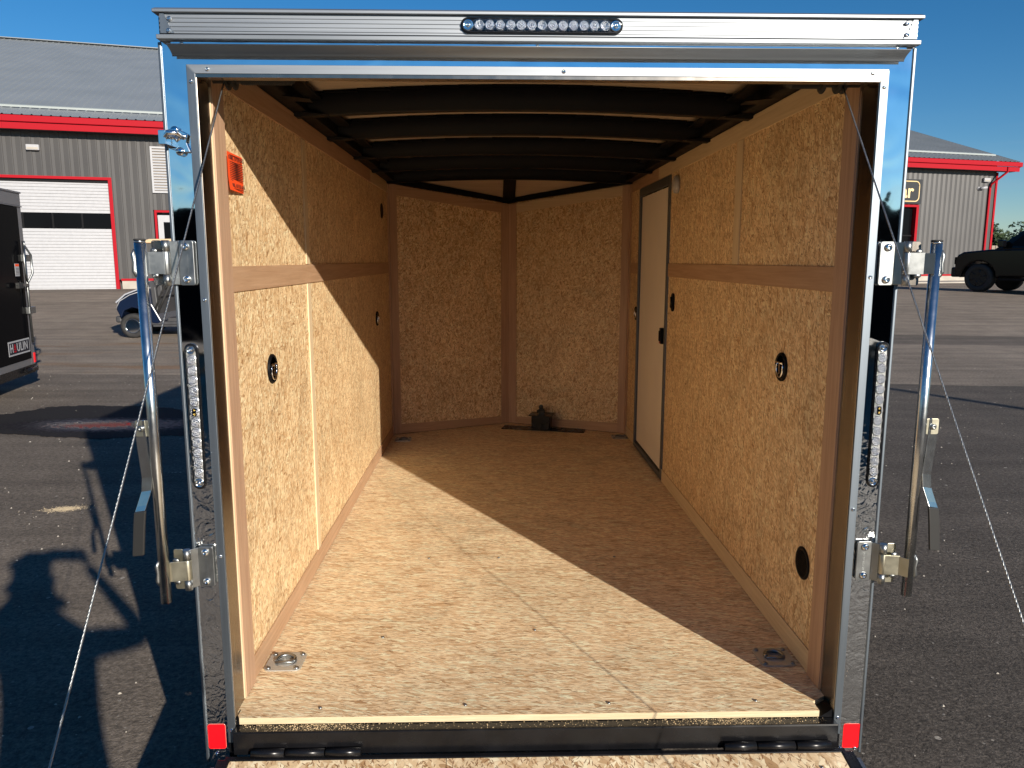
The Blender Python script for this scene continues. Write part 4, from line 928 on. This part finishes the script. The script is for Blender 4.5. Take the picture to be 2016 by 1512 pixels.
# ------------------------------------------------------------------ closed black trailer on the left
def closed_trailer(rear_x, yc, rz, label, W=2.05, L=4.2, H=2.24, z0=0.32, logo=True):
    """local frame: rear face in the plane y=0 looking to -y, body towards +y"""
    t = tag(empty('enclosed_trailer', (rear_x, yc, 0), rz), label, 'cargo trailer')
    h = W / 2
    m = MB(); m.box(-h, h, 0.02, L, z0, z0 + H); m.prism([(-h, L, z0), (h, L, z0), (0, L + 0.6, z0)], (0, 0, H)); m.build('body', 'tblack', t, 0.01)
    m = MB()
    for s in (-1, 1): m.box(min(s * (h - 0.135), s * h), max(s * (h - 0.135), s * h), -0.004, 0.02, z0, z0 + H - 0.17)
    m.box(-h, h, -0.006, 0.02, z0 + H - 0.168, z0 + H); m.box(-h + 0.136, h - 0.136, -0.004, 0.02, z0, z0 + 0.085); m.box(-h - 0.01, h + 0.01, -0.02, 0.02, z0 + H - 0.012, z0 + H + 0.01)
    m.box(-h - 0.008, h + 0.008, -0.02, 0.0, z0 + H - 0.185, z0 + H - 0.172)
    m.build('rear_frame', 'grey_trim', t, 0.003)
    m = MB(); m.box(-h + 0.138, h - 0.138, -0.012, 0.018, z0 + 0.088, z0 + H - 0.192); rd = m.build('ramp_door', 'tblack', t, 0.003)
    m = MB(); m.box(-h, h, 0.0, 0.3, z0 - 0.11, z0 - 0.002); m.build('rear_sill', 'blackp', t)
    m = MB(); m.box(h - 0.20, h - 0.02, -0.04, -0.002, z0 - 0.085, z0 - 0.03); m.tube([(h - 0.42, -0.03, z0 - 0.055), (h - 0.1, -0.03, z0 - 0.055)], 0.03, 8); m.build('ramp_hinge', 'blackp', t)
    for s in (-1, 1):
        m = MB(); m.box(min(s * (h - 0.045), s * h), max(s * (h - 0.045), s * h), -0.012, -0.0045, z0 + 0.02, z0 + 0.15); m.build('reflector', 'red_ref', t)
        m = MB(); x = s * (h - 0.155); m.tube([(x, -0.05, z0 + 0.3), (x, -0.05, z0 + 1.62)], 0.016, 10); lb = m.build('lock_bar', 'zinc', t)
        m = MB(); m.tube([(x, -0.055, z0 + 1.62), (x, -0.06, z0 + 1.56), (x + s * 0.10, -0.09, z0 + 1.44), (x + s * 0.10, -0.09, z0 + 1.20), (x, -0.06, z0 + 1.08), (x, -0.055, z0 + 0.98)], 0.014, 8)
        m.tube([(x, -0.06, z0 + 1.56), (x - s * 0.09, -0.075, z0 + 1.44), (x - s * 0.09, -0.075, z0 + 1.20), (x, -0.06, z0 + 1.08)], 0.012, 8); m.build('grab_handle', 'zinc', lb)
        m = MB()
        for z in (z0 + 0.72, z0 + 1.40): m.box(min(s * (h - 0.18), s * (h + 0.03)), max(s * (h - 0.18), s * (h + 0.03)), -0.06, -0.008, z - 0.045, z + 0.045)
        m.build('hinge', 'zinc', t, 0.006)
        m = MB(); m.box(min(x, x - s * 0.36), max(x, x - s * 0.36), -0.075, -0.055, z0 + 0.80 + 0.24, z0 + 0.835 + 0.24); m.build('lever', 'zinc', lb)
        m = MB(); m.box(min(x - s * 0.36, x - s * 0.22), max(x - s * 0.36, x - s * 0.22), -0.085, -0.045, z0 + 1.02, z0 + 1.09); m.build('grip', 'rubber', lb)
        m = MB()
        for k in range(14): screw(m, (s * h, 0.03, z0 + 0.25 + k * 0.13), (s, 0, 0), 0.008)
        m.each('side_screw', 'zinc', t)
        m = MB(); m.lathe((s * (h - 0.02), L * 0.62, 0.34), (s, 0, 0), [(0.2, 0), (0.33, 0.01), (0.34, 0.05), (0.34, 0.15), (0.33, 0.19), (0.2, 0.2)], 28); wq = m.build('wheel', 'rubber', t)
        m = MB(); m.lathe((s * (h + 0.12), L * 0.62, 0.34), (s, 0, 0), [(0.05, 0.06), (0.19, 0.062), (0.2, 0.07)], 20); m.build('rim', 'zinc', wq)
    m = MB(); m.box(h - 0.40, h - 0.27, -0.016, -0.0125, z0 + 1.17, z0 + 1.33); wn = m.build('warning_label', 'white', rd)
    m = MB(); m.box(h - 0.395, h - 0.275, -0.0165, -0.0161, z0 + 1.295, z0 + 1.325); m.build('label_band', 'orange', wn)
    m = MB()
    for k in range(5): m.box(h - 0.39, h - 0.28, -0.0165, -0.0161, z0 + 1.195 + k * 0.018, z0 + 1.200 + k * 0.018)
    m.build('small_print', 'ink', wn)
    if logo:
        x0, x1, zc = h - 0.84, h - 0.17, z0 + 0.275
        m = MB(); m.box(x0, x1, -0.0145, -0.0123, zc - 0.092, zc + 0.092); lg = m.build('logo_sign', 'white', rd)
        m = MB(); m.box(x0 + 0.02, x1 - 0.02, -0.0162, -0.0147, zc - 0.072, zc + 0.072); m.build('logo_panel', plain('navy', (0.004, 0.004, 0.012), 0.6), lg)
        w_ = x1 - x0
        text('lettering', 'H', 0.150, 'white', lg, (x0 + 0.04, -0.0170, zc), (1, 0, 0), (0, 0, 1), 0.0005, sx=0.92, bold=0.003)
        m = MB(); ax_ = x0 + 0.160
        for k, (z_, wd) in enumerate(((-0.042, 0.062), (-0.012, 0.062), (0.016, 0.050), (0.040, 0.026))): m.box(ax_ + 0.031 - wd / 2, ax_ + 0.031 + wd / 2, -0.0176, -0.0165, zc + z_ - 0.010, zc + z_ + 0.010)
        m.build('red_letter_bars', 'red', lg)
        text('lettering', 'ULIN', 0.150, 'white', lg, (x0 + 0.245, -0.0170, zc), (1, 0, 0), (0, 0, 1), 0.0005, sx=0.98, bold=0.002, space=1.12)
    return t
# its rear looks towards +x across the yard, far corner at (-6.2, 8.45)
closed_trailer(-6.1, 7.45, R(101), 'closed black enclosed trailer with a HAULIN sign on its rear door', L=4.2)
# trailers parked in a row behind the photographer (seen mirrored in the polished posts, and shading the yard there)
closed_trailer(-3.4, -11.9, R(90), 'closed black trailer parked sideways behind the photographer, left of the row', L=5.4, logo=False)
closed_trailer(-2.6, -11.8, R(-90), 'closed black trailer parked sideways behind the photographer, middle of the row', L=5.2, logo=False)
closed_trailer(4.2, -11.8, R(-90), 'closed black trailer parked sideways behind the photographer, right of the row', L=5.6, logo=False)

# ------------------------------------------------------------------ golf cart
def golf_cart():
    # local: front towards -x, wheels on z=0, origin at the near front wheel
    t = tag(empty('golf_cart', (-7.88, 14.85, gz(14.85)), R(4)), 'dark blue golf cart with silver hood and tan canopy parked by the building', 'golf cart')
    t.scale = (1.17, 1.17, 1.17)
    MT['blue'] = plain('dark blue body', (0.004, 0.010, 0.030), 0.25); MT['silver'] = plain('silver hood', (0.36, 0.37, 0.40), 0.35); MT['dash'] = plain('dark grey plastic', (0.045, 0.045, 0.048), 0.5, var=0.2, scale=8)
    MT['tan'] = plain('tan canopy', (0.62, 0.44, 0.26), 0.5)
    for x in (0.0, 1.66):
        for y, s in ((0.0, -1), (1.0, 1)):
            m = MB(); m.lathe((x, y, 0.225), (0, s, 0), [(0.14, -0.09), (0.205, -0.085), (0.225, -0.06), (0.225, 0.06), (0.205, 0.085), (0.138, 0.088), (0.132, 0.03)], 28); wh = m.build('wheel', 'rubber', t)
            m = MB(); m.lathe((x, y, 0.225), (0, s, 0), [(0.135, 0.085), (0.125, 0.088), (0.118, 0.06), (0.05, 0.055), (0.045, 0.082), (0.0001, 0.085)], 24)
            for k in range(6):
                a = k * math.pi / 3; m.lathe((x + 0.083 * math.cos(a), y + s * 0.055, 0.225 + 0.083 * math.sin(a)), (0, s, 0), [(0.022, 0), (0.014, 0.018), (0.0001, 0.02)], 8)
            m.build('rim', 'chrome', wh)
    # side profile of the front cowl, blue with silver hood strip on top
    prof = [(-0.20, 0.36), (-0.27, 0.52), (-0.25, 0.66), (-0.10, 0.78), (0.20, 0.90), (0.34, 0.90), (0.36, 0.62), (0.52, 0.30), (0.44, 0.26), (0.34, 0.27), (0.30, 0.40), (0.18, 0.52), (0.0, 0.56), (-0.14, 0.50)]
    m = MB(); m.prism([(x, -0.07, z) for x, z in prof], (0, 1.14, 0)); m.build('front_body', 'blue', t, 0.02)
    m = MB(); hood = [(-0.262, 0.64), (-0.10, 0.785), (0.20, 0.905), (0.34, 0.905), (0.34, 0.925), (0.20, 0.93), (-0.11, 0.81), (-0.285, 0.66)]
    m.prism([(x, -0.075, z) for x, z in hood], (0, 1.15, 0)); hd = m.build('hood', 'silver', t, 0.008)
    m = MB()
    for y in (0.18, 0.24, 0.70, 0.76): m.prism([(x, y, z + 0.006) for x, z in ((-0.285, 0.66), (-0.11, 0.81), (0.20, 0.93), (0.34, 0.925), (0.34, 0.918), (0.2, 0.92), (-0.105, 0.80), (-0.275, 0.655))], (0, 0.035, 0))
    m.build('stripe', 'dash', hd)
    m = MB(); m.tube([(-0.27, -0.078, 0.55), (-0.2, -0.08, 0.68), (-0.02, -0.08, 0.79), (0.25, -0.08, 0.88)], 0.008, 6); m.build('pinstripe', 'white', hd)
    m = MB(); m.box(-0.33, -0.22, 0.0, 1.0, 0.28, 0.40); m.build('bumper', 'dash', t, 0.03)
    m = MB(); m.box(0.34, 1.66, -0.04, 1.04, 0.20, 0.28); m.box(-0.1, 1.7, 0.3, 0.7, 0.2, 0.34); m.box(0.30, 1.45, -0.06, 0.0, 0.24, 0.30); m.build('floor_pan', 'dash', t, 0.01)
    m = MB(); m.prism([(0.30, 0.0, 0.28), (0.46, 0.0, 0.28), (0.42, 0.0, 0.92), (0.52, 0.0, 1.02), (0.30, 0.0, 1.04)], (0, 1.0, 0)); m.box(0.36, 0.50, 0.1, 0.9, 0.75, 0.98); m.build('dashboard', 'dash', t, 0.02)
    m = MB(); m.lathe((0.62, 0.28, 1.02), (-0.6, 0, 0.8), [(0.17, 0), (0.185, 0.01), (0.185, 0.02), (0.16, 0.03), (0.15, 0.012)], 24); m.tube([(0.45, 0.28, 0.85), (0.62, 0.28, 1.02)], 0.025); m.tube([(0.62, 0.12, 1.02), (0.62, 0.44, 1.02)], 0.014); m.build('steering_wheel', 'rubber', t)
    m = MB(); m.box(0.92, 1.42, 0.02, 0.98, 0.58, 0.70); sbk = m.build('seat', 'dash', t, 0.04)
    m = MB(); m.prism([(1.36, 0.02, 0.70), (1.48, 0.02, 0.70), (1.56, 0.02, 1.10), (1.46, 0.02, 1.10)], (0, 0.96, 0)); m.build('backrest', 'dash', t, 0.04)
    m = MB(); m.prism([(0.98, -0.05, 0.30), (2.05, -0.05, 0.36), (2.08, -0.05, 0.66), (1.85, -0.05, 0.72), (0.96, -0.05, 0.58)], (0, 1.10, 0)); m.build('rear_body', 'blue', t, 0.03)
    m = MB()
    for y in (-0.03, 1.03):
        m.tube([(0.40, y, 0.52), (0.62, y, 1.02), (0.86, y, 1.72)], 0.018, 8); m.tube([(1.62, y, 0.7), (1.68, y, 1.74)], 0.018, 8); m.tube([(0.42, y, 0.42), (0.78, y, 1.15)], 0.024, 8)
    m.each('canopy_post', 'rubber', t)
    m = MB(); m.prism([(0.26, -0.10, 1.72), (1.98, -0.10, 1.74), (1.98, -0.10, 1.80), (1.9, -0.10, 1.82), (0.4, -0.10, 1.80), (0.26, -0.10, 1.76)], (0, 1.2, 0)); m.build('canopy', 'tan', t, 0.02)
golf_cart()

# ------------------------------------------------------------------ pickup truck
def pickup():
    t = tag(empty('pickup_truck', (18.2, 25.9, 0.60), R(-60)), 'black crew cab pickup truck parked by the corner of the building', 'pickup truck')
    t.scale = (1.2, 1.2, 1.2)
    # local: nose at -x, near side is y = -1.0, front axle x=0
    Wd = 1.0
    MT['truck'] = plain('black truck paint', (0.003, 0.003, 0.004), 0.12); MT['truck'].node_tree.nodes['Principled BSDF'].inputs['Specular IOR Level'].default_value = 0.3
    def arch(cx, r, a0=180, a1=0, n=9): return [(cx + r * math.cos(R(a0 + (a1 - a0) * k / n)), 0.40 + r * math.sin(R(a0 + (a1 - a0) * k / n))) for k in range(n + 1)]
    low = [(-0.66, 0.45), (-0.70, 0.62), (-0.71, 0.92), (-0.64, 1.08), (-0.48, 1.17), (0.30, 1.24), (4.75, 1.26), (4.78, 0.62), (4.6, 0.50)]
    low += arch(3.72, 0.50, 0, 180) + [(3.1, 0.45), (0.62, 0.45)] + arch(0.0, 0.50, 0, 180)
    m = MB(); m.prism([(x, -Wd, z) for x, z in low], (0, 2 * Wd, 0)); m.build('body', 'truck', t, 0.05, 3)
    cab = [(0.36, 1.22), (1.12, 1.80), (1.55, 1.88), (2.95, 1.90), (3.15, 1.80), (3.30, 1.24)]
    vs = [(x, -0.97 + (z - 1.22) * 0.22, z) for x, z in cab] + [(x, 0.97 - (z - 1.22) * 0.22, z) for x, z in cab]
    n = len(cab); m = MB(); m.add(vs, [tuple(range(n)), tuple(range(2 * n - 1, n - 1, -1))] + [(k, (k + 1) % n, n + (k + 1) % n, n + k) for k in range(n)]); m.build('cab', 'truck', t, 0.04, 3)
    for s in (-1, 1):
        for q in ([(0.78, 1.34), (1.24, 1.76), (1.95, 1.80), (1.95, 1.30)], [(2.05, 1.30), (2.05, 1.80), (2.85, 1.80), (2.98, 1.74), (3.05, 1.30)]):
            m = MB(); m.prism([(x, s * (0.97 - (z - 1.22) * 0.22 + 0.004), z) for x, z in q], (0, s * 0.004, 0)); m.build('side_window', 'glass_dark', t)
        m = MB(); m.box(1.72, 1.92, s * 1.0 if s > 0 else -1.03, s * 1.03 if s > 0 else -1.0, 1.10, 1.13); m.build('door_handle', 'chrome' if s < 0 else 'truck', t, 0.006)
        m = MB(); m.box(0.58, 0.74, min(s * 1.0, s * 1.22), max(s * 1.0, s * 1.22), 1.30, 1.50); m.build('mirror', 'truck', t, 0.03)
        m = MB(); m.box(0.6, 3.1, min(s * 0.94, s * 1.06), max(s * 0.94, s * 1.06), 0.34, 0.40); m.build('running_board', 'blackm', t, 0.01)
    m = MB(); m.prism([(0.47, -0.88, 1.30), (1.09, -0.78, 1.775), (1.09, 0.78, 1.775), (0.47, 0.88, 1.30)], (-0.012, 0, 0.010)); m.build('windscreen', 'glass_dark', t)
    m = MB(); m.box(-0.82, -0.60, -0.98, 0.98, 0.42, 0.72); m.build('bumper', 'blackp', t, 0.05)
    m = MB(); m.box(-0.74, -0.695, -0.55, 0.55, 0.76, 1.06); m.build('grille', 'blackm', t, 0.02)
    for s in (-1, 1):
        m = MB(); m.box(-0.73, -0.54, min(s * 0.62, s * 0.985), max(s * 0.62, s * 0.985), 0.80, 1.02); m.build('headlight', 'glass_dark', t, 0.02)
        for x in (0.0, 3.72):
            m = MB(); m.lathe((x, s * 0.82, 0.41), (0, s, 0), [(0.24, -0.13), (0.40, -0.11), (0.41, -0.08), (0.41, 0.12), (0.39, 0.15), (0.26, 0.16), (0.25, 0.08)], 32); wq = m.build('wheel', 'rubber', t)
            m = MB(); m.lathe((x, s * 0.82, 0.41), (0, s, 0), [(0.25, 0.15), (0.235, 0.11), (0.06, 0.10), (0.05, 0.14), (0.0001, 0.145)], 28)
            for k in range(6):
                a = k * math.pi / 3 + 0.3; m.tube([(x + 0.05 * math.cos(a), s * 0.945, 0.41 + 0.05 * math.sin(a)), (x + 0.24 * math.cos(a), s * 0.96, 0.41 + 0.24 * math.sin(a))], 0.026, 6)
            m.build('rim', 'blackp', wq)
pickup()

# ------------------------------------------------------------------ yard light pole behind the camera; its shadow crosses the yard
t = tag(empty('lamp_post', (13.55, -6.25, 0)), 'tall grey yard light pole standing behind the photographer to the right', 'lamp post')
m = MB(); m.tube([(0, 0, 0), (0, 0, 7.6)], [0.085, 0.06], 14); m.build('pole', 'zinc', t)
m = MB(); m.lathe((0, 0, 0), (0, 0, 1), [(0.25, 0), (0.25, 0.5), (0.22, 0.52)], 20); m.build('footing', 'concrete', t)
m = MB(); m.box(-0.2, 0.35, -0.15, 0.15, 7.6, 7.72); m.build('lamp_head', 'grey_trim', t, 0.02)

# ------------------------------------------------------------------ fence and trees beyond the building
def leaf_tree(name, label, x, y, z, h, rad, mats, seed, group=None, n=900, conifer=False):
    rr = random.Random(seed); t = tag(empty(name, (x, y, z)), label, 'tree', group)
    m = MB(); m.tube([(0, 0, 0), (0.05 * h * rr.uniform(-1, 1) * 0.3, 0, h * 0.4), (0, 0, h * (0.95 if conifer else 0.75))], [h * 0.030, h * 0.02, h * 0.004], 8)
    if not conifer:
        for k in range(7):
            a = rr.uniform(0, 6.28); z0 = h * rr.uniform(0.3, 0.6); m.tube([(0, 0, z0), (math.cos(a) * rad * 0.4, math.sin(a) * rad * 0.4, z0 + h * 0.15), (math.cos(a) * rad * 0.7, math.sin(a) * rad * 0.7, z0 + h * 0.22)], [h * 0.012, h * 0.007, h * 0.002], 6)
    m.build('trunk', 'bark', t)
    m = MB(); lobes = [(rr.uniform(-.6, .6) * rad, rr.uniform(-.6, .6) * rad, h * rr.uniform(0.45, 0.85), rad * rr.uniform(0.35, 0.6)) for _ in range(9)]
    for k in range(n):
        if conifer:
            q = rr.random() ** 0.8; zz = h * (0.08 + 0.92 * q); r = rad * (1 - q) * rr.uniform(0.35, 1.0) * (0.75 + 0.25 * math.sin(q * 60)); a = rr.uniform(0, 6.28); c = Vector((r * math.cos(a), r * math.sin(a), zz - r * 0.25)); s = h * 0.022
        else:
            lx, ly, lz, lr = rr.choice(lobes); d = Vector((rr.gauss(0, 1), rr.gauss(0, 1), rr.gauss(0, 1))).normalized() * lr * rr.uniform(0.5, 1.0) ** 0.5; c = Vector((lx, ly, lz)) + Vector((d.x, d.y, d.z * 0.8)); s = h * 0.042
        a = Vector((rr.gauss(0, 1), rr.gauss(0, 1), rr.gauss(0, 1))).normalized(); b = a.orthogonal().normalized(); s *= rr.uniform(0.6, 1.4)
        m.add([c + a * s, c + b * s * 0.6, c - a * s, c - b * s * 0.6], [(0, 1, 2, 3)], rr.choice((0, 0, 1)))
    m.build('crown', mats, t, recalc=False); return t
MT['bark'] = plain('bark', (0.10, 0.075, 0.055), 0.9, var=0.3, scale=6)
MT['g1'] = plain('green leaves', (0.040, 0.062, 0.018), 0.6); MT['g2'] = plain('dark green leaves', (0.022, 0.038, 0.014), 0.6); MT['g3'] = plain('autumn leaves', (0.17, 0.085, 0.018), 0.6); MT['g4'] = plain('olive leaves', (0.075, 0.085, 0.022), 0.6)
rr = random.Random(4)
kinds = [('green bushy tree in the far tree line right of the building', ['g1', 'g2']), ('autumn orange tree in the far tree line right of the building', ['g4', 'g3']), ('dark green tree in the far tree line right of the building', ['g2', 'g1']), ('olive green tree in the far tree line right of the building', ['g4', 'g1'])]
for k in range(30):
    x = 60 + k * 2.1; y = 104 + rr.uniform(-5, 6); kd = kinds[(k * 7 + 1) % 4 if k % 5 else 1] if k in (2, 9, 17) else kinds[(0, 2, 3)[k % 3]]
    leaf_tree('leafy_tree', kd[0], x, y, 0.5, rr.uniform(5.0, 7.2), rr.uniform(2.2, 3.0), kd[1], 100 + k, 'trees in the far tree line', 620)
for k in range(9):
    leaf_tree('conifer_tree', 'dark green conifer standing far behind the photographer', -14 + k * 7 + rr.uniform(-2, 2), -60 + rr.uniform(-6, 6), 0, rr.uniform(7, 11) if k != 5 else 15, 2.3, ['g2', 'g1'], 300 + k, 'conifers behind the photographer', 900, True)
t = tag(empty('wooden_fence', (34, 58, 0.5)), 'weathered board fence running right from behind the building', 'fence')
MT['fence'] = wood('weathered boards', (0.16, 0.12, 0.08), (0.26, 0.20, 0.14), 'V', 0.4)
m = MB()
for k in range(150): m.box(k * 0.30, k * 0.30 + 0.26, 0, 0.03, 1.25, 2.35)
m.build('board', 'fence', t)
m = MB(); m.box(0, 45, -0.02, 0.05, 0.0, 1.2); m.build('kickboard', 'blackm', t)

# ------------------------------------------------------------------ the photographer
def skin_mesh(name, V, E, mats, parent, sub=2, matfn=None, root=0):
    me = bpy.data.meshes.new(name); me.from_pydata([v[:3] for v in V], E, []); o = bpy.data.objects.new(name, me); C.objects.link(o)
    md = o.modifiers.new('skin', 'SKIN'); md.use_smooth_shade = True
    for k, v in enumerate(V):
        r = v[3] if isinstance(v[3], tuple) else (v[3], v[3]); me.skin_vertices[0].data[k].radius = r
    me.skin_vertices[0].data[root].use_root = True
    o.modifiers.new('sub', 'SUBSURF').levels = sub
    dg = bpy.context.evaluated_depsgraph_get(); dg.update(); me2 = bpy.data.meshes.new_from_object(o.evaluated_get(dg)); bpy.data.objects.remove(o)
    me2.materials.clear()
    for mt in mats: me2.materials.append(MT[mt])
    if matfn:
        for p in me2.polygons: p.material_index = matfn(p.center)
    o = bpy.data.objects.new(name, me2); C.objects.link(o)
    if parent: o.parent = parent
    return o
MT['skin'] = plain('skin', (0.52, 0.30, 0.20), 0.5); MT['shirt'] = plain('navy work shirt', (0.03, 0.045, 0.09), 0.85, var=0.15, scale=20); MT['jeans'] = plain('blue jeans', (0.05, 0.08, 0.15), 0.85, var=0.2, scale=30); MT['shoe'] = plain('brown boots', (0.07, 0.045, 0.03), 0.6); MT['hair'] = plain('brown hair', (0.06, 0.035, 0.02), 0.7, var=0.3, scale=40)
ph_ = tag(empty('person', (0.0, -2.40, 0.0)), 'photographer in navy shirt and jeans holding a phone up with both elbows out', 'person')
cx_ = 0.02
V = [(cx_, 0.0, 0.98, (0.19, 0.13)), (cx_, 0.0, 1.14, (0.185, 0.125)), (cx_, -0.005, 1.30, (0.195, 0.125)), (cx_, 0.0, 1.40, (0.15, 0.10)), (cx_ - 0.04, 0.01, 1.50, (0.11, 0.08)), (-0.05, 0.025, 1.59, (0.088, 0.090)), (-0.055, 0.03, 1.68, (0.092, 0.106)), (-0.06, 0.01, 1.755, (0.075, 0.085)),
     (cx_ + 0.175, 0.0, 1.42, 0.062), (cx_ + 0.345, 0.17, 1.385, 0.044), (0.10, 0.335, 1.585, 0.030), (0.05, 0.36, 1.63, 0.028),
     (cx_ - 0.175, 0.0, 1.47, 0.095), (cx_ - 0.31, 0.10, 1.42, 0.070), (-0.215, 0.325, 1.575, 0.036), (-0.19, 0.36, 1.63, 0.028),
     (cx_ + 0.10, 0.0, 0.88, 0.092), (cx_ + 0.115, 0.01, 0.50, 0.062), (cx_ + 0.13, -0.01, 0.10, 0.045), (cx_ + 0.14, 0.12, 0.045, 0.042),
     (cx_ - 0.10, 0.0, 0.88, 0.092), (cx_ - 0.115, 0.01, 0.50, 0.062), (cx_ - 0.13, -0.01, 0.10, 0.045), (cx_ - 0.14, 0.12, 0.045, 0.042)]
Ed = [(0, 1), (1, 2), (2, 3), (3, 4), (4, 5), (5, 6), (6, 7), (3, 8), (8, 9), (9, 10), (10, 11), (3, 12), (12, 13), (13, 14), (14, 15), (0, 16), (16, 17), (17, 18), (18, 19), (0, 20), (20, 21), (21, 22), (22, 23)]
def pm(c):
    if c.z < 0.11: return 3
    if c.z < 0.97 and abs(c.x) < 0.3: return 2
    if c.z > 1.49 and abs(c.x + 0.02) < 0.13 and c.y < 0.2: return 0
    if c.y > 0.325: return 0
    return 1
skin_mesh('body', V, Ed, ['skin', 'shirt', 'jeans', 'shoe'], ph_, 2, pm)
hand_sets = []
for s, hx in ((1, 0.05), (-1, -0.19)):
    Vh = [(hx, 0.36, 1.63, 0.022), (hx - s * 0.012, 0.372, 1.668, (0.030, 0.014))]; Eh = [(0, 1)]
    for k in range(4):
        b = len(Vh); x = hx - s * 0.02 + (k - 1.5) * 0.0
        zf = 1.655 + k * 0.019; ln = (0.85, 1.0, 0.95, 0.75)[3 - k]
        Vh += [(hx - s * 0.018, 0.380, zf, 0.0095), (hx - s * (0.018 + 0.022 * ln), 0.392, zf + 0.003, 0.0088), (hx - s * (0.018 + 0.040 * ln), 0.391, zf + 0.004, 0.0082), (hx - s * (0.018 + 0.052 * ln), 0.386, zf + 0.004, 0.0070)]
        Eh += [(1, b), (b, b + 1), (b + 1, b + 2), (b + 2, b + 3)]
    b = len(Vh); Vh += [(hx - s * 0.01, 0.362, 1.655, 0.012), (hx - s * 0.03, 0.352, 1.668, 0.0105), (hx - s * 0.046, 0.350, 1.682, 0.009)]; Eh += [(1, b), (b, b + 1), (b + 1, b + 2)]
    skin_mesh('hand', Vh, Eh, ['skin'], ph_, 1)
# hair, ears, face
m = MB()
for k in range(0, 1): pass
hv = [(-0.04, 0.0, 1.72, (0.092, 0.105)), (-0.04, 0.0, 1.765, (0.078, 0.085)), (-0.035, -0.05, 1.66, (0.062, 0.06))]
skin_mesh('hair', hv, [(0, 1), (0, 2)], ['hair'], ph_, 2)
m = MB(); m.tube([(-0.04, 0.112, 1.70), (-0.04, 0.138, 1.665), (-0.04, 0.118, 1.655)], [0.008, 0.013, 0.008], 8); m.lathe((-0.128, 0.03, 1.685), (-1, 0, 0), [(0.026, 0), (0.024, 0.01), (0.01, 0.006)], 12, sy=0.6); m.lathe((0.048, 0.03, 1.685), (1, 0, 0), [(0.026, 0), (0.024, 0.01), (0.01, 0.006)], 12, sy=0.6); m.build('face_features', 'skin', ph_)
for x in (-0.072, -0.008):
    m = MB(); m.lathe((x, 0.108, 1.702), (0, 1, 0), [(0.013, 0), (0.010, 0.006), (0.0001, 0.009)], 12); m.each('eye', 'white', ph_)
m = MB(); m.tube([(-0.065, 0.112, 1.630), (-0.04, 0.118, 1.627), (-0.015, 0.112, 1.630)], [0.002, 0.006, 0.002], 8); m.build('mouth', plain('lips', (0.4, 0.16, 0.13), 0.5), ph_)
# the phone
m = MB(); m.prism([(x, -2.0215, z) for x, z in rrect(-0.07, 1.690, 0.150, 0.074, 0.011)], (0, -0.008, 0)); pn = m.build('phone', 'blackp', None, 0.001); tag(pn, 'black phone held sideways by the photographer', 'phone')
m = MB(); m.lathe((-0.122, -2.0210, 1.70), (0, 1, 0), [(0.008, 0), (0.008, 0.0015), (0.005, 0.0016), (0.0001, 0.0012)], 16); m.lathe((-0.122, -2.0210, 1.677), (0, 1, 0), [(0.008, 0), (0.008, 0.0015), (0.005, 0.0016), (0.0001, 0.0012)], 16); m.build('camera_lens', 'glass_dark', pn)
